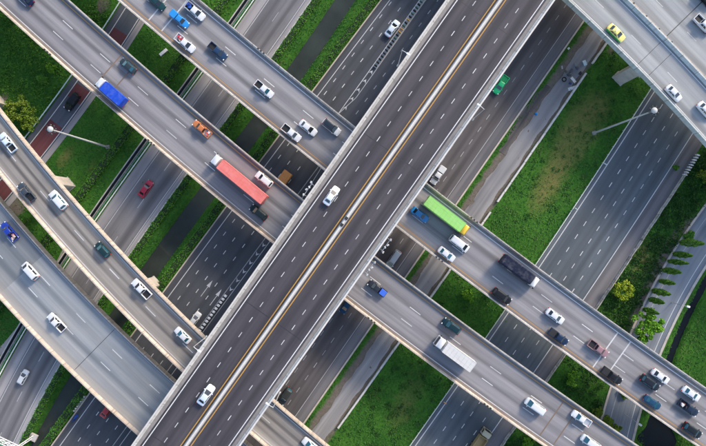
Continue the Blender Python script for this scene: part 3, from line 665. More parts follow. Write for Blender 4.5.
def car(kind, col, upper=None, glass=None, bed=None, blackroof=False, load=None, plat=None):
    root = empty({'taxi': 'taxi', 'pickup': 'pickup_truck', 'van': 'van', 'suv': 'sport_utility_car', 'hatch': 'hatchback_car', 'sedan': 'sedan_car'}[kind])
    sp = SPEC[kind]; pm = paint(col); um = paint(upper) if upper else pm; gl = M[glass or 'glass']
    vpart('body', kind, lambda: body_loft(sp['st']), [pm, um], root, sm=40)
    bf, bb, rf, rb, wb, wr, zb, zr = (sp[k] for k in ('bf', 'bb', 'rf', 'rb', 'wb', 'wr', 'zb', 'zr'))
    def cabin():
        mb = MB(); rs = []
        for t, q in ((0, 0), (.55, 0), (.9, 0), (1., .06)):
            rs.append(mb.rr(lerp(bb, rb, t)+q, lerp(bf, rf, t)-q*1.4, lerp(wb, wr, t)+.02-q, .12 if t < .9 else .16, lerp(zb, zr, t), seg=3))
        rs.append(mb.rr(rb+.3, rf-.3, wr-.3, .16, zr+.03, seg=3)); return mb.ring_loft(rs)
    vpart('cabin', kind, cabin, M['glass'] if blackroof else um, root, sm=50)
    c = lambda x, y, z_: (x, y, z_)
    bl, br_, tl, tr = c(bf, wb, zb), c(bf, -wb, zb), c(rf, wr, zr), c(rf, -wr, zr)
    vpart('windshield', kind, lambda: MB().slab(quad_on(br_, bl, tr, tl, .09, .91, .10, .93, .03), .03), gl, root)
    bl2, br2, tl2, tr2 = c(bb, wb, zb), c(bb, -wb, zb), c(rb, wr, zr), c(rb, -wr, zr)
    vpart('rear_window', kind, lambda: MB().slab(quad_on(bl2, br2, tl2, tr2, .12, .88, .18, .9, .03), .03), gl, root)
    for s in (1, -1):
        def sw(s=s):
            a, b, e, f = c(bf, s*(wb+.02), zb), c(bb, s*(wb+.02), zb), c(rf, s*(wr+.02), zr), c(rb, s*(wr+.02), zr)
            mb = MB()
            for i0, i1 in ((.12, .47), (.52, .88)):
                q = quad_on(a, b, e, f, i0, i1, .16, .86, 0); q = q if s > 0 else q[::-1]
                n = np.cross(q[1]-q[0], q[3]-q[0]); n /= np.linalg.norm(n)
                if n[1]*s < 0: n = -n; q = q[::-1]
                mb.slab([p+n*.012 for p in q], .02)
            return mb
        vpart('side_window', (kind, s), sw, gl, root)
        vpart('mirror', (kind, s), lambda s=s: MB().rbox(bf-.42, bf-.24, min(s*(wb+.04), s*(wb+.25)), max(s*(wb+.04), s*(wb+.25)), zb-.02, zb+.14, .05, .04), pm, root)
        xf = sp['st'][-1][0]; hz = sp['st'][-2][3]; hw = sp['st'][-3][1]
        vpart('headlight', (kind, s), lambda s=s: MB().rbox(xf-.34, xf-.10, min(s*hw*.62, s*hw*.97), max(s*hw*.62, s*hw*.97), hz-.12, hz+.035, .05, .03), M['lampglass'], root)
        xr = sp['st'][0][0]; rz = sp['st'][1][3]; rw = sp['st'][1][1]
        vpart('taillight', (kind, s), lambda s=s: MB().rbox(xr-.02, xr+.16, min(s*rw*.68, s*rw*.99), max(s*rw*.68, s*rw*.99), rz-.26 if kind != 'pickup' else .62, (rz-.02) if kind != 'pickup' else .96, .03, .02), M['red_lens'], root)
        for wx in sp['wx']: wheel(root, kind, wx, s*(.74 if kind in ('sedan', 'hatch', 'taxi') else .79), .32 if kind in ('sedan', 'hatch', 'taxi') else .37)
    if kind == 'taxi': vpart('roof_sign', kind, lambda: MB().rbox(-.5, -.3, -.3, .3, zr+.02, zr+.16, .04, .03), M['lampglass'], root)
    if kind == 'pickup':
        bm = bed or M['bed_liner']
        b = vpart('bed', 'pickup', lambda: MB().box(-2.5, -.96, -.76, .76, .665, .72), bm, root)
        for s in (1, -1): vpart('bed_side', ('pickup', s), lambda s=s: MB().rbox(-2.6, -.93, min(s*.76, s*.93), max(s*.76, s*.93), .5, 1.04, .03, .03), pm, b)
        vpart('tailgate', 'pickup', lambda: MB().rbox(-2.66, -2.52, -.9, .9, .45, 1.03, .03, .03), pm, b)
        if plat == 'cover': vpart('bed_cover', 'pickup', lambda: MB().rbox(-2.56, -.95, -.80, .80, .98, 1.07, .05, .03), M['bed_liner'], b)
        if plat == 'canopy': vpart('canopy', 'pickup', lambda: MB().rbox(-2.6, -.85, -.84, .84, 1.0, 1.76, .14, .1, 3), pm, b)
        if plat == 'rack':
            def rk():
                mb = MB()
                for x in (-2.55, -1.75, -.98):
                    for y in (-.82, .82): mb.tube([(x, y, .95), (x, y, 1.9)], .035, 6)
                for zz in (1.3, 1.6, 1.9):
                    for y in (-.82, .82): mb.tube([(-2.6, y, zz), (-.95, y, zz)], .03, 6)
                    mb.tube([(-2.6, -.82, zz), (-2.6, .82, zz)], .03, 6)
                return mb
            vpart('cargo_rack', 'pickup', rk, M['steel'], b)
    return root
def cargo(root_name, cols, label, cat, group=None, seed=0, span=(-2.4, -1.05), wy=.66, z0=.73, n=5, hmax=.6):
    """loose load carried in a bed: a thing of its own"""
    r = random.Random(seed); e = empty(root_name); tag(e, label, cat, group)
    for k in range(n):
        mb = MB(); lx = r.uniform(.35, .8); ly = r.uniform(.3, .7); h = r.uniform(.25, hmax)
        x = r.uniform(span[0]+lx/2, span[1]-lx/2); y = r.uniform(-wy+ly/2, wy-ly/2)
        mb.rbox(-lx/2, lx/2, -ly/2, ly/2, 0, h, .07, .05); o = mb.build('sack' if k % 2 else 'box', plain('load_colour', cols[k % len(cols)], .7), e)
        o.location = (x, y, z0+.004*k); o.rotation_euler[2] = r.uniform(-.4, .4)
    return e
def cargo_mat(rgb, rough):
    m, n, b = new_mat('cargo_paint'); g = N(n, 'ShaderNodeTexCoord').outputs['Object']
    st = noise(n, mapping(n, g, (.25, 2.2, 1)), 1., 5, .65); bl = noise(n, g, .7, 4, .6); fi = noise(n, g, 7., 3)
    dk = tuple(v_*.5+.02 for v_ in rgb); lt = tuple(min(.85, v_*.75+.2) for v_ in rgb)
    c = mixc(n, mth(n, 'MULTIPLY', mp(n, bl, .48, .75), .35), rgb, lt); c = mixc(n, mth(n, 'MULTIPLY', mp(n, st, .5, .75), .45), c, dk); c = mixc(n, mp(n, fi, .55, .8, 0., .25), c, dk)
    L(n, c, b.inputs['Base Color']); b.inputs['Roughness'].default_value = rough+.15; b.inputs['Specular IOR Level'].default_value = .25; return m
def truck(cabcol, boxcol, L_box, w_=2.45, hbox=3.7, gap=.5, cab_l=1.9, kind='box', name='box_truck', cabh=2.7, rough=.45):
    """origin under the middle of the whole vehicle"""
    root = empty(name); tot = L_box+gap+cab_l; xf = tot/2; xr = -tot/2; cx0 = xf-cab_l; bx1 = cx0-gap; hw = w_/2; cm = paint(cabcol)
    key = (kind, L_box, w_, cab_l, hbox)
    def cab():
        mb = MB(); ch = hw-.06
        return mb.ring_loft([mb.rr(cx0, xf-.05, ch*.96, .12, .55), mb.rr(cx0, xf, ch, .16, .8), mb.rr(cx0, xf-.02, ch, .18, 1.6), mb.rr(cx0+.03, xf-.32, ch*.95, .2, cabh-.12), mb.rr(cx0+.12, xf-.5, ch*.86, .2, cabh)])
    vpart('cab', key, cab, cm, root, sm=45)
    ch = hw-.06
    vpart('windshield', key, lambda: MB().slab(quad_on((xf-.02, -ch, 1.55), (xf-.02, ch, 1.55), (xf-.32, -ch*.95, cabh-.1), (xf-.32, ch*.95, cabh-.1), .07, .93, .06, .95, .02), .03), M['glass'], root)
    for s in (1, -1):
        vpart('side_window', (key, s), lambda s=s: MB().box(cx0+.5, xf-.45, min(s*(ch-.05), s*(ch+.012)), max(s*(ch-.05), s*(ch+.012)), 1.6, 2.25), M['glass'], root)
        vpart('mirror', (key, s), lambda s=s: MB().rbox(xf-.35, xf-.2, min(s*(ch+.02), s*(ch+.3)), max(s*(ch+.02), s*(ch+.3)), 1.7, 2.3, .04, .03), M['dark_metal'], root)
        vpart('headlight', (key, s), lambda s=s: MB().rbox(xf-.06, xf+.03, min(s*ch*.6, s*ch*.92), max(s*ch*.6, s*ch*.92), .75, .98, .03, .02), M['lampglass'], root)
        vpart('taillight', (key, s), lambda s=s: MB().rbox(xr-.06, xr+.03, min(s*hw*.6, s*hw*.92), max(s*hw*.6, s*hw*.92), .8, 1.0, .02, .02), M['red_lens'], root)
        for wx in (xf-1.0, xr+1.1, xr+2.3) + ((bx1-1.1, cx0-.1) if L_box > 9 else ()): wheel(root, 't', wx, s*(hw-.2), .48, .32)
    vpart('chassis', key, lambda: MB().box(xr+.1, cx0+.3, -.45, .45, .6, .95), M['dark_metal'], root)
    bm = cargo_mat(boxcol, rough)
    if kind in ('box', 'tarp'):
        def bx():
            mb = MB(); mb.rbox(xr, bx1, -hw, hw, 1.0, hbox, .06 if kind == 'box' else .22, .05 if kind == 'box' else .22, 3); return mb
        b = vpart('cargo_box', key, bx, bm, root)
        nr = int(L_box/.9)
        def ribs():
            mb = MB()
            for k in range(1, nr):
                x = xr+L_box*k/nr; mb.box(x-.045, x+.045, -hw+.12, hw-.12, hbox+.001, hbox+.045)
            return mb
        vpart('roof_ribs', key, ribs, bm, b)
        if kind == 'box':
            def fr():
                mb = MB()
                for y in (-hw, hw-.06): mb.box(xr+.1, bx1-.1, y, y+.06, hbox-.04, hbox+.028)
                for x in (xr+.02, bx1-.1): mb.box(x, x+.08, -hw+.07, hw-.07, hbox-.04, hbox+.028)
                return mb
            vpart('roof_rail', key, fr, bm, b)
    else:                                             # open tipper
        def tp():
            mb = MB(); mb.box(xr, bx1, -hw, hw, 1.0, 1.15)
            for y in (-hw, hw-.1): mb.box(xr, bx1, y, y+.1, 1.15, hbox)
            for x in (xr, bx1-.1): mb.box(x, x+.1, -hw+.1, hw-.1, 1.15, hbox)
            for k in range(7):
                x = xr+.3+(L_box-.7)*k/6
                for y in (-hw-.07, hw): mb.box(x, x+.1, y, y+.07, 1.05, hbox-.05)
            return mb
        b = vpart('tipper_body', key, tp, bm, root)
    root['len'] = tot
    return root
W_, BK, DB = (.68, .69, .70), (.012, .013, .016), (.016, .035, .075)
SILV = (.50, .54, .58)
def put(root, x, y, path, sgn, z, label, cat, group=None, turn=0., hz=1.0):
    S, o = path.so(at(x, y, z+hz)); p = path.pos(S, o); a = path.ang(S)+(0 if sgn > 0 else math.pi)+turn
    k_ = random.uniform(.95, 1.05); root.scale = (k_, k_*random.uniform(.98, 1.02), k_)
    root.location = (p[0], p[1], z+.012); root.rotation_euler[2] = a; tag(root, label, cat, group)
    if 'len' in root: del root['len']
    return root
G1, G2, GC, GD, GG, GMn = ('vehicles on the viaduct of the red trailer truck', 'vehicles on the viaduct of the green trailer truck', 'vehicles on the curved left ramp', 'vehicles on the wide left ramp', 'vehicles on the ground roads', 'vehicles on the central viaduct')
def at_load(veh, load): load.location = veh.location; load.scale = veh.scale; load.rotation_euler = veh.rotation_euler
# viaduct heading down-right (its path runs the same way)
def a2(x, y, lab, cat, *a, turn=0., **k): return put(car(*a, **k), x, y, PA2, 1, ZA, lab, cat, G2, turn)
def a1(x, y, lab, cat, *a, turn=0., **k): return put(car(*a, **k), x, y, PA1, -1, ZA, lab, cat, G1, turn)
def cc(x, y, lab, cat, *a, turn=0., **k): return put(car(*a, **k), x, y, PC, -1, ZC, lab, cat, GC, turn)
def dd(x, y, lab, cat, *a, turn=0., **k): return put(car(*a, **k), x, y, PD, -1, ZD, lab, cat, GD, turn)
def gg(path, sg, x, y, lab, cat, *a, turn=0., **k): return put(car(*a, **k), x, y, path, sg, .02, lab, cat, GG, turn)
a2(156, 1.5, 'dark teal sedan cut by the top edge near the blue pickup', 'car', 'sedan', (.012, .05, .06))
a2(179.5, 19, 'bright blue pickup with canopy just past the white joint strips', 'pickup', 'pickup', (.02, .25, .62), plat='canopy')
v = a2(195, 11, 'white pickup with tall rack and blue load beside the bright blue pickup', 'pickup', 'pickup', W_, plat='rack')
at_load(v, cargo('blue_load', [(.02, .08, .4), (.03, .05, .2), (.02, .12, .5)], 'blue bundles stacked in the racked white pickup at top', 'load', None, 3, n=7, hmax=.9))
v = a2(185, 43, 'white pickup with red things in its open bed by the yellow line', 'pickup', 'pickup', W_, bed=M['steel'])
at_load(v, cargo('red_load', [(.5, .03, .05), (.6, .55, .5), (.05, .05, .06)], 'small red and grey things in the bed of a white pickup', 'load', None, 5, n=5, hmax=.35))
a2(217.6, 51, 'dark navy pickup with black open bed, alone on its stretch', 'pickup', 'pickup', (.02, .05, .11))
a2(264, 89, 'white pickup with black bed straddling a lane dash, before the trio', 'pickup', 'pickup', W_, glass='glass_teal')
a2(291.4, 132.8, 'white pickup with black bed hugging the yellow line left of the white sedan', 'pickup', 'pickup', W_)
a2(308, 127.6, 'white sedan between a white pickup and a white car with black roof', 'car', 'sedan', W_)
a2(331.4, 127, 'white car with black roof next to the central viaduct edge', 'car', 'suv', W_, blackroof=True)
a2(420, 214.5, 'bright blue sedan beside the green trailer truck', 'car', 'sedan', (.01, .19, .46))
a2(459.3, 243.4, 'white van right behind the yellow cab of the green truck', 'van', 'van', W_)
a2(446.8, 254.2, 'white sedan near the yellow line beside the white van', 'car', 'sedan', W_, glass='glass_teal')
a2(502, 296.3, 'black car near the yellow line below the dark blue truck', 'car', 'suv', BK)
a2(555.5, 316.4, 'white sedan in the middle lane below the dark blue truck', 'car', 'sedan', W_)
a2(559, 337.3, 'dark navy pickup near the yellow line beside a white sedan', 'pickup', 'pickup', (.012, .03, .07), plat='cover')
v = a2(598.8, 349, 'maroon and white pickup crossing the white joint strip', 'pickup', 'pickup', (.30, .17, .18))
a2(612.4, 376.2, 'black pickup with bed cover near the yellow line after the joint strips', 'pickup', 'pickup', BK, plat='cover')
a2(650.4, 383, 'black sport utility car between white and blue sedans at lower right', 'car', 'suv', (.014, .018, .026), glass='glass_teal')
a2(653, 402.8, 'dark blue sedan near the yellow line at lower right', 'car', 'sedan', (.015, .06, .12), glass='glass_teal')
a2(661, 376.7, 'white sedan in the far lane beside the black sport utility car', 'car', 'sedan', W_)
a2(692, 394, 'white sedan at right edge, nearest the far barrier', 'car', 'sedan', W_, glass='glass_teal')
v = a2(689, 408.3, 'dark pickup loaded with orange and white goods at right edge', 'pickup', 'pickup', (.016, .028, .055))
at_load(v, cargo('mixed_load', [(.6, .25, .05), (.6, .6, .6), (.15, .04, .04), (.05, .06, .1)], 'orange and white goods in the dark pickup at right edge', 'load', None, 8, n=7, hmax=.5))
a2(692.8, 430.8, 'black van-like car in the bottom right corner by the yellow line', 'car', 'suv', (.012, .016, .02), glass='glass_teal')
put(truck((.75, .48, .03), (.30, .63, .17), 10.4, 2.5, 3.6, .15, 1.5, 'box', 'trailer_truck'), 447.5, 216, PA2, 1, ZA, 'bright green trailer truck with yellow cab beside the central viaduct', 'truck', G2, hz=3)
put(truck((.75, .75, .72), (.006, .011, .034), 8.3, 2.5, 3.4, .15, 1.5, 'tarp', 'covered_truck'), 521, 271.5, PA2, 1, ZA, 'truck with dark navy tarpaulin and white cab on the right viaduct', 'truck', G2, hz=3)
# viaduct heading up-left
a1(24.5, -3, 'dark blue car almost cut off at the top left edge', 'car', 'sedan', (.01, .015, .05))
a1(127.4, 65.6, 'dark grey sedan near the yellow line beside the blue truck', 'car', 'sedan', (.03, .045, .055), glass='glass_teal')
v = a1(201.5, 128.5, 'orange pickup with load at its rear near the yellow line', 'pickup', 'pickup', (.52, .17, .05), bed=M['steel'])
at_load(v, cargo('rear_load', [(.65, .6, .6), (.5, .08, .05), (.08, .08, .12)], 'white and red goods at the rear of the orange pickup', 'load', None, 12, n=5, hmax=.5))
a1(264, 179.3, 'white car near the yellow line beside the red trailer', 'car', 'suv', W_)
a1(258.4, 212.6, 'black car following beside the rear end of the red trailer', 'car', 'suv', (.012, .022, .026))
v = a1(377, 288.2, 'dark pickup carrying a blue crate right of the central viaduct', 'pickup', 'pickup', (.03, .035, .05))
o = cargo('blue_crate', [(.03, .10, .55)], 'blue crate in the bed of the dark pickup', 'crate', None, 4, n=1); at_load(v, o)
for ch_ in list(o.children):
    bpy.data.objects.remove(ch_)
mb = MB(); mb.rbox(-2.55, -1.0, -.74, .74, .73, 1.35, .06, .05); mb.build('crate_body', plain('blue_crate_paint', (.03, .11, .6), .5), o)
mb = MB(); mb.rbox(-2.5, -1.05, -.7, .7, 1.351, 1.42, .06, .02); mb.build('crate_lid', plain('blue_lid_paint', (.05, .15, .68), .5), o)
a1(451.5, 326.3, 'dark teal car near the yellow line beside the white box truck', 'car', 'suv', (.01, .032, .042), glass='glass_teal')
a1(535.2, 406.6, 'white van between lane dashes before the brown joint strips', 'van', 'van', W_, glass='glass_teal')
a1(581.6, 418.7, 'white pickup with grey bed near the yellow line past the joint strips', 'pickup', 'pickup', W_, bed=M['steel'], glass='glass_teal')
a1(591, 443, 'white van cut by the bottom edge', 'van', 'van', W_, glass='glass_teal')
put(truck(W_, (.012, .07, .50), 5.7, 2.3, 3.0, .25, 1.6, 'box', 'box_truck'), 110, 91.3, PA1, -1, ZA, 'blue box truck with white cab near the high mast lamp', 'truck', G1, hz=2.5)
put(truck(W_, (.72, .19, .165), 13.6, 2.55, 3.8, .7, 1.9, 'box', 'trailer_truck'), 238, 178.5, PA1, -1, ZA, 'long red trailer truck with white cab', 'truck', G1, hz=3)
put(truck(W_, (.60, .59, .57), 7.6, 2.5, 3.6, .2, 1.8, 'box', 'box_truck'), 455, 354, PA1, -1, ZA, 'white box truck on the viaduct beside the dark lawn', 'truck', G1, hz=3)
# left ramps
cc(7, 142, 'pale blue white pickup at the left edge of the curved ramp', 'pickup', 'pickup', (.62, .72, .80))
cc(25.6, 192, 'slate grey pickup on the curved ramp beside the white car and the pier', 'pickup', 'pickup', (.05, .065, .085))
cc(57.8, 200, 'white car on the curved ramp beside the pier', 'car', 'suv', W_, glass='glass_teal')
cc(102, 250, 'dark teal hatchback alone on the curved ramp', 'car', 'hatch', (.012, .035, .042), glass='glass_teal')
cc(141, 288.8, 'white pickup with dark bed on the curved ramp', 'pickup', 'pickup', W_)
cc(182.4, 335.7, 'white sedan on the curved ramp about to pass under the central viaduct', 'car', 'sedan', W_, glass='glass_teal')
cc(311, 446.5, 'white car cut by the bottom edge right of the central viaduct', 'car', 'sedan', W_, glass='glass_teal')
v = dd(8.5, 231.4, 'royal blue pickup with load at the left edge', 'pickup', 'pickup', (.012, .04, .34))
at_load(v, cargo('bed_load', [(.6, .5, .48), (.45, .2, .18), (.3, .3, .35)], 'pinkish goods in the bed of the royal blue pickup', 'load', None, 15, n=5, hmax=.4))
dd(29.8, 271, 'white van on the wide left ramp', 'van', 'van', W_)
dd(55.9, 322.4, 'white pickup with black bed on the wide left ramp', 'pickup', 'pickup', W_)
# central viaduct
put(car('sedan', (.74, .78, .82)), 331.4, 195.7, PM, 1, ZM, 'silver white sedan high on the central viaduct above the middle', 'car', GMn)
put(car('sedan', (.66, .72, .78)), 205.7, 395.5, PM, 1, ZM, 'pale silver sedan low on the central viaduct by the yellow line', 'car', GMn)
# top right pair
put(car('taxi', (.01, .30, .06), upper=(.82, .72, .20)), 616.7, 32.4, PE, 1, ZE, 'yellow and green taxi on the pale ramp', 'taxi', 'vehicles on the top right ramps')
put(car('sedan', W_), 674.6, 92.7, PE, 1, ZE, 'white sedan on the pale ramp above the high mast lamp', 'car', 'vehicles on the top right ramps')
put(car('sedan', W_), 706.5, 110, PE, 1, ZE, 'white car cut by the right edge on the pale ramp', 'car', 'vehicles on the top right ramps')
put(car('pickup', W_), 704.5, 24, PF, 1, ZF, 'white pickup cut by the top right edge', 'pickup', 'vehicles on the top right ramps')
put(car('suv', BK), 707, -2, PF, 1, ZF, 'black car just showing in the top right corner', 'car', 'vehicles on the top right ramps')
# ground roads
gg(P0, -1, 71.6, 101.5, 'black car on the red patched lane', 'car', 'suv', BK)
gg(P1, 1, 145.3, 188.8, 'crimson sedan on the grey road left of the canal', 'car', 'sedan', (.42, .008, .035))
gg(P1, 1, 22.3, 377.6, 'white hatchback on the grey road in the lower left corner', 'car', 'hatch', W_)
gg(P2, 1, 392.5, 28, 'white sedan beside the finned lane divider at top', 'car', 'sedan', (.72, .80, .86))
gg(P2, 1, 194, 320, 'white car half under the curved ramp near the striped bollards', 'car', 'sedan', W_)
gg(P2, 1, 107, 410, 'red car mostly hidden under the wide left ramp', 'car', 'sedan', (.45, .02, .02))
put(truck((.6, .25, .08), (.80, .34, .10), 4.2, 2.3, 2.9, .2, 1.5, 'box', 'box_truck'), 281.5, 181.3, P2, -1, .02, 'orange box truck half hidden under the viaduct with the red trailer', 'truck', GG, hz=2.5)
v = gg(P3, -1, 501, 84.6, 'bright green pickup right beside the central viaduct', 'pickup', 'pickup', (.015, .62, .20), bed=plain('green_bed', (.01, .5, .15), .5))
gg(P3, -1, 438, 175.3, 'white pickup with canopy where the central and lower viaducts meet', 'pickup', 'pickup', W_, plat='canopy')
gg(P3, -1, 393.6, 259, 'silver white van in the dark gap between the two lower viaducts', 'van', 'van', SILV, glass='glass_teal')
gg(P3, -1, 285.4, 396.4, 'dark grey car at the foot of the central viaduct near the bottom', 'car', 'suv', (.045, .05, .05), glass='glass_teal')
gg(P3, -1, 346.5, 306, 'dark blue car in shade at the viaduct edge', 'car', 'sedan', (.01, .05, .12))
put(truck((.5, .45, .3), (.42, .31, .15), 5.6, 2.4, 2.5, .3, 1.8, 'tipper', 'tipper_truck'), 480, 443, PR, 1, .02, 'tan tipper truck cut by the bottom edge on the four lane road', 'truck', GG, hz=2)

M['lamp_grey'] = plain('weathered_white_metal', (.50, .50, .49), .55, 0., 0., .35, 4.)
# ------------------------------------------------------------------ roadside furniture
def high_mast(x, y, h, label, turn):
    p = at(x, y); e = empty('high_mast_lamp', (p[0], p[1], -.05), turn); tag(e, label, 'lamp', 'high mast lamps')
    mb = MB(); mb.tube([(0, 0, 0), (0, 0, h*.5), (0, 0, h)], [.25, .2, .13], 14); mb.build('pole', M['lamp_grey'], e)
    mb = MB(); mb.rbox(-.5, .5, -.5, .5, -.1, .18, .1, .05); mb.build('footing', M['conc_dark'], e)
    mb = MB(); rs = []
    for zz, r in ((h-.15, .22), (h, .58), (h+.25, .62), (h+.45, .45), (h+.55, .15)): rs.append([(r*math.cos(a), r*math.sin(a), zz) for a in np.linspace(0, 2*math.pi, 21)[:-1]])
    mb.ring_loft(rs); hd = mb.build('lamp_ring', M['lamp_grey'], e, 60)
    for k in range(8):
        a = 2*math.pi*k/8; mb = MB(); mb.tube([(.5, 0, h+.12), (.8, 0, h+.1)], .06, 6); arm = mb.build('lamp_arm', M['dark_metal'], e); arm.rotation_euler[2] = a
        mb = MB(); mb.rbox(.72, 1.1, -.15, .15, h-.12, h+.14, .09, .06); o = mb.build('lamp_head', M['dark_metal'], arm)
        mb = MB(); mb.rbox(.76, 1.06, -.12, .12, h-.16, h-.121, .05, .01); mb.build('lens', M['lampglass'], arm)
    return e
high_mast(594, 133, 27.5, 'tall white high mast lamp rising from the big lawn at right', .3)
high_mast(107.6, 147, 26.0, 'tall white high mast lamp rising from the grass at left', .1)
def road_lamp(S, side, h, label, heads=1):
    p = PM.pos(S, side*9.78); e = empty('street_lamp', (p[0], p[1], ZM), PM.ang(S)+(math.pi if side > 0 else 0)); tag(e, label, 'lamp', 'lamps along the central viaduct')
    # local -y points over the road
    mb = MB(); mb.rbox(-.25, .25, -.05, .3, -.6, .05, .05, .03); mb.build('bracket', M['steel'], e)
    mb = MB(); mb.tube([(0, .1, 0), (0, .1, h*.6), (0, .1, h)], [.11, .085, .06], 10); mb.build('pole', M['steel'], e)
    for k in range(heads):
        dx = 0 if heads == 1 else (-1.1, 0., 1.1)[k]; zz = h-.05 if heads == 1 else (h-.2, h+.1, h-.9)[k]
        mb = MB(); mb.tube([(0, .1, zz-.3), (dx*.6, -.4, zz), (dx, -1.0, zz+.05)], .05, 8); a = mb.build('lamp_arm', M['white_metal'], e)
        mb = MB(); mb.rbox(dx-.19, dx+.19, -1.7, -.9, zz-.02, zz+.14, .1, .06); mb.build('lamp_head', M['white_metal'], a)
        mb = MB(); mb.rbox(dx-.14, dx+.14, -1.62, -1.0, zz-.06, zz-.021, .06, .01); mb.build('lens', M['lampglass'], a)
    return e
for x, y, sd, h, lab in ((399, 66, -1, 10.5, 'lamp on the left edge of the central viaduct near the top'), (470.5, 117.5, 1, 10.5, 'lamp on the right edge of the central viaduct near the green pickup'),
                         (206, 337, -1, 9.5, 'lamp on the left edge of the central viaduct above the curved ramp'), (276.5, 391, 1, 9.5, 'lamp on the right edge of the central viaduct near the bottom')):
    road_lamp(PM.so(at(x, y, ZM))[0], sd, h, lab)
def flood(S, side, label):
    p = PM.pos(S, side*9.8); e = empty('floodlight_bracket', (p[0], p[1], ZM), PM.ang(S)+(math.pi if side > 0 else 0)); tag(e, label, 'lamp', 'white floodlight brackets on the central viaduct')
    mb = MB(); mb.tube([(-1.7, .45, .5), (1.7, .45, .5)], .06, 8); mb.build('rail', M['steel'], e)
    for x in (-1.4, 1.4):
        mb = MB(); mb.tube([(x, -.1, .3), (x, .5, .5)], .05, 6); mb.build('bracket', M['steel'], e)
    for x, y, r in ((-1.5, .6, .5), (-.2, .75, -.4), (.5, .5, .9), (1.6, .8, .2)):
        mb = MB(); mb.rbox(-.26, .26, -.18, .18, 0, .24, .06, .05); o = mb.build('lamp_head', M['lamp_grey'], e); o.location = (x, y, .56); o.rotation_euler = (.25, 0, r)
        mb = MB(); mb.rbox(-.2, .2, -.14, .14, -.03, -.004, .05, .01); mb.build('lens', M['lampglass'], o)
    return e
flood(PM.so(at(309, 190, ZM))[0], -1, 'white floodlights on the left edge of the central viaduct near the middle')
flood(PM.so(at(383, 243, ZM))[0], 1, 'white floodlights on the right edge of the central viaduct near the middle')
flood(PM.so(at(368, 266, ZM))[0], 1, 'white floodlights over the lower viaduct right of the middle')
def guardrail(path, s0, s1, off, label, mat, post_step=2.4, h=.75):
    e = empty('guardrail'); tag(e, label, 'guardrail')
    prof = [(off-.05, h-.3), (off+.05, h-.22), (off-.01, h-.15), (off+.05, h-.08), (off-.05, h), (off-.12, h), (off-.12, h-.3)]
    mesh_obj('rail', extrude(path, s0, s1, prof, 2.4), e, [mat])
    mb = MB(); mb.box(-.06, .06, -.06, .06, -.3, h-.05); pm_ = mb.mesh('post'); pm_.materials.append(M['steel'])
    S = s0
    while S < s1:
        p = path.pos(S, off-.2)
        if inview(p, 0, 3):
            o = bpy.data.objects.new('post', pm_); COL.objects.link(o); o.parent = e; o.location = (p[0], p[1], 0); o.rotation_euler[2] = path.ang(S)
        S += post_step
    return e
M['rail_cyan'] = plain('pale_rail_paint', (.62, .72, .72), .5); M['rail_green'] = plain('green_rail_paint', (.10, .22, .15), .5)
guardrail(P0, -85, 140, -3.75, 'pale guardrail left of the red patched lane', M['rail_cyan'])
guardrail(P1, -140, 125, -2.85, 'white guardrail along the left side of the grey two lane road', M['white_metal'])
guardrail(P1, -140, 125, -3.45, 'green guardrail just behind the white guardrail of the grey road', M['rail_green'])
guardrail(PR, -115, 100, -1.25, 'white guardrail between the big lawn and the four lane road', M['white_metal'])
# drain beside the grey road
dr = empty('drain'); tag(dr, 'concrete drain with dark bottom left of the grey road', 'drain')
for o0 in (-4.05, -5.0): mesh_obj('drain_wall', extrude(P1, -140, 125, [(o0-.12, -.3), (o0+.12, -.3), (o0+.12, .25), (o0-.12, .25)], 3.), dr, [M['conc_dark'] if o0 > -5 else M['conc']])
mesh_obj('drain_floor', ribbon(P1, -140, 125, -4.87, -4.18, .05, 3.), dr, [M['ditch']])
# low concrete wall by the gravel track, in panels
def block_wall(name, path, s0, s1, off, ln, wd, h, mat, label, cat, part, gaps=(), jit=.04, prof=None):
    e = empty(name); tag(e, label, cat); S = s0; me_ = {}
    k = 0
    while S < s1:
        if not any(a < S < b for a, b in gaps):
            p = path.pos(S+ln/2, off+random.uniform(-jit, jit))
            if inview(p, 0, 12):
                v_ = k % 3
                if v_ not in me_:
                    mb = MB()
                    if prof: mb.ring_loft([[(x, y, zz) for y, zz in prof] for x in (-ln/2+.02+.02*v_, ln/2-.02)])
                    else: mb.rbox(-ln/2+.03*v_, ln/2-.02, -wd/2, wd/2, -.3, h-.03*v_, .03, .03)
                    me_[v_] = mb.mesh(part); me_[v_].materials.append(mat)
                o = bpy.data.objects.new(part, me_[v_]); COL.objects.link(o); o.parent = e; o.location = (p[0], p[1], 0)
                o.rotation_euler[2] = path.ang(S+ln/2)+random.uniform(-.012, .012)
        S += ln; k += 1
    return e
gp = sorted((sof(PW, 590, 65.6), sof(PW, 583, 76))); gp2 = sorted((sof(PW, 489, 211), sof(PW, 485.5, 216))); gp3 = sorted((sof(PW, 331, 437), sof(PW, 280, 510)))
block_wall('low_wall', PW, -95, 110, 0, 3.0, .45, .75, M['conc_white'], 'low pale concrete wall between gravel track and the big lawn', 'wall', 'wall_panel', (gp, gp2, gp3))
M['conc_mottled'] = conc_mat('mottled_barrier', (.50, .47, .42), (.12, .10, .08), .95, sc=2.2)
block_wall('concrete_barrier', PR, -110, sof(PR, 684-22, 165+2), 17.45, 2.5, .5, .85, M['conc_mottled'], 'mottled concrete barrier along the right side of the four lane road', 'barrier', 'block', (), .07,
           [(-.3, -.3), (.3, -.3), (.28, .1), (.12, .4), (.1, .85), (-.1, .85), (-.12, .4), (-.28, .1)])
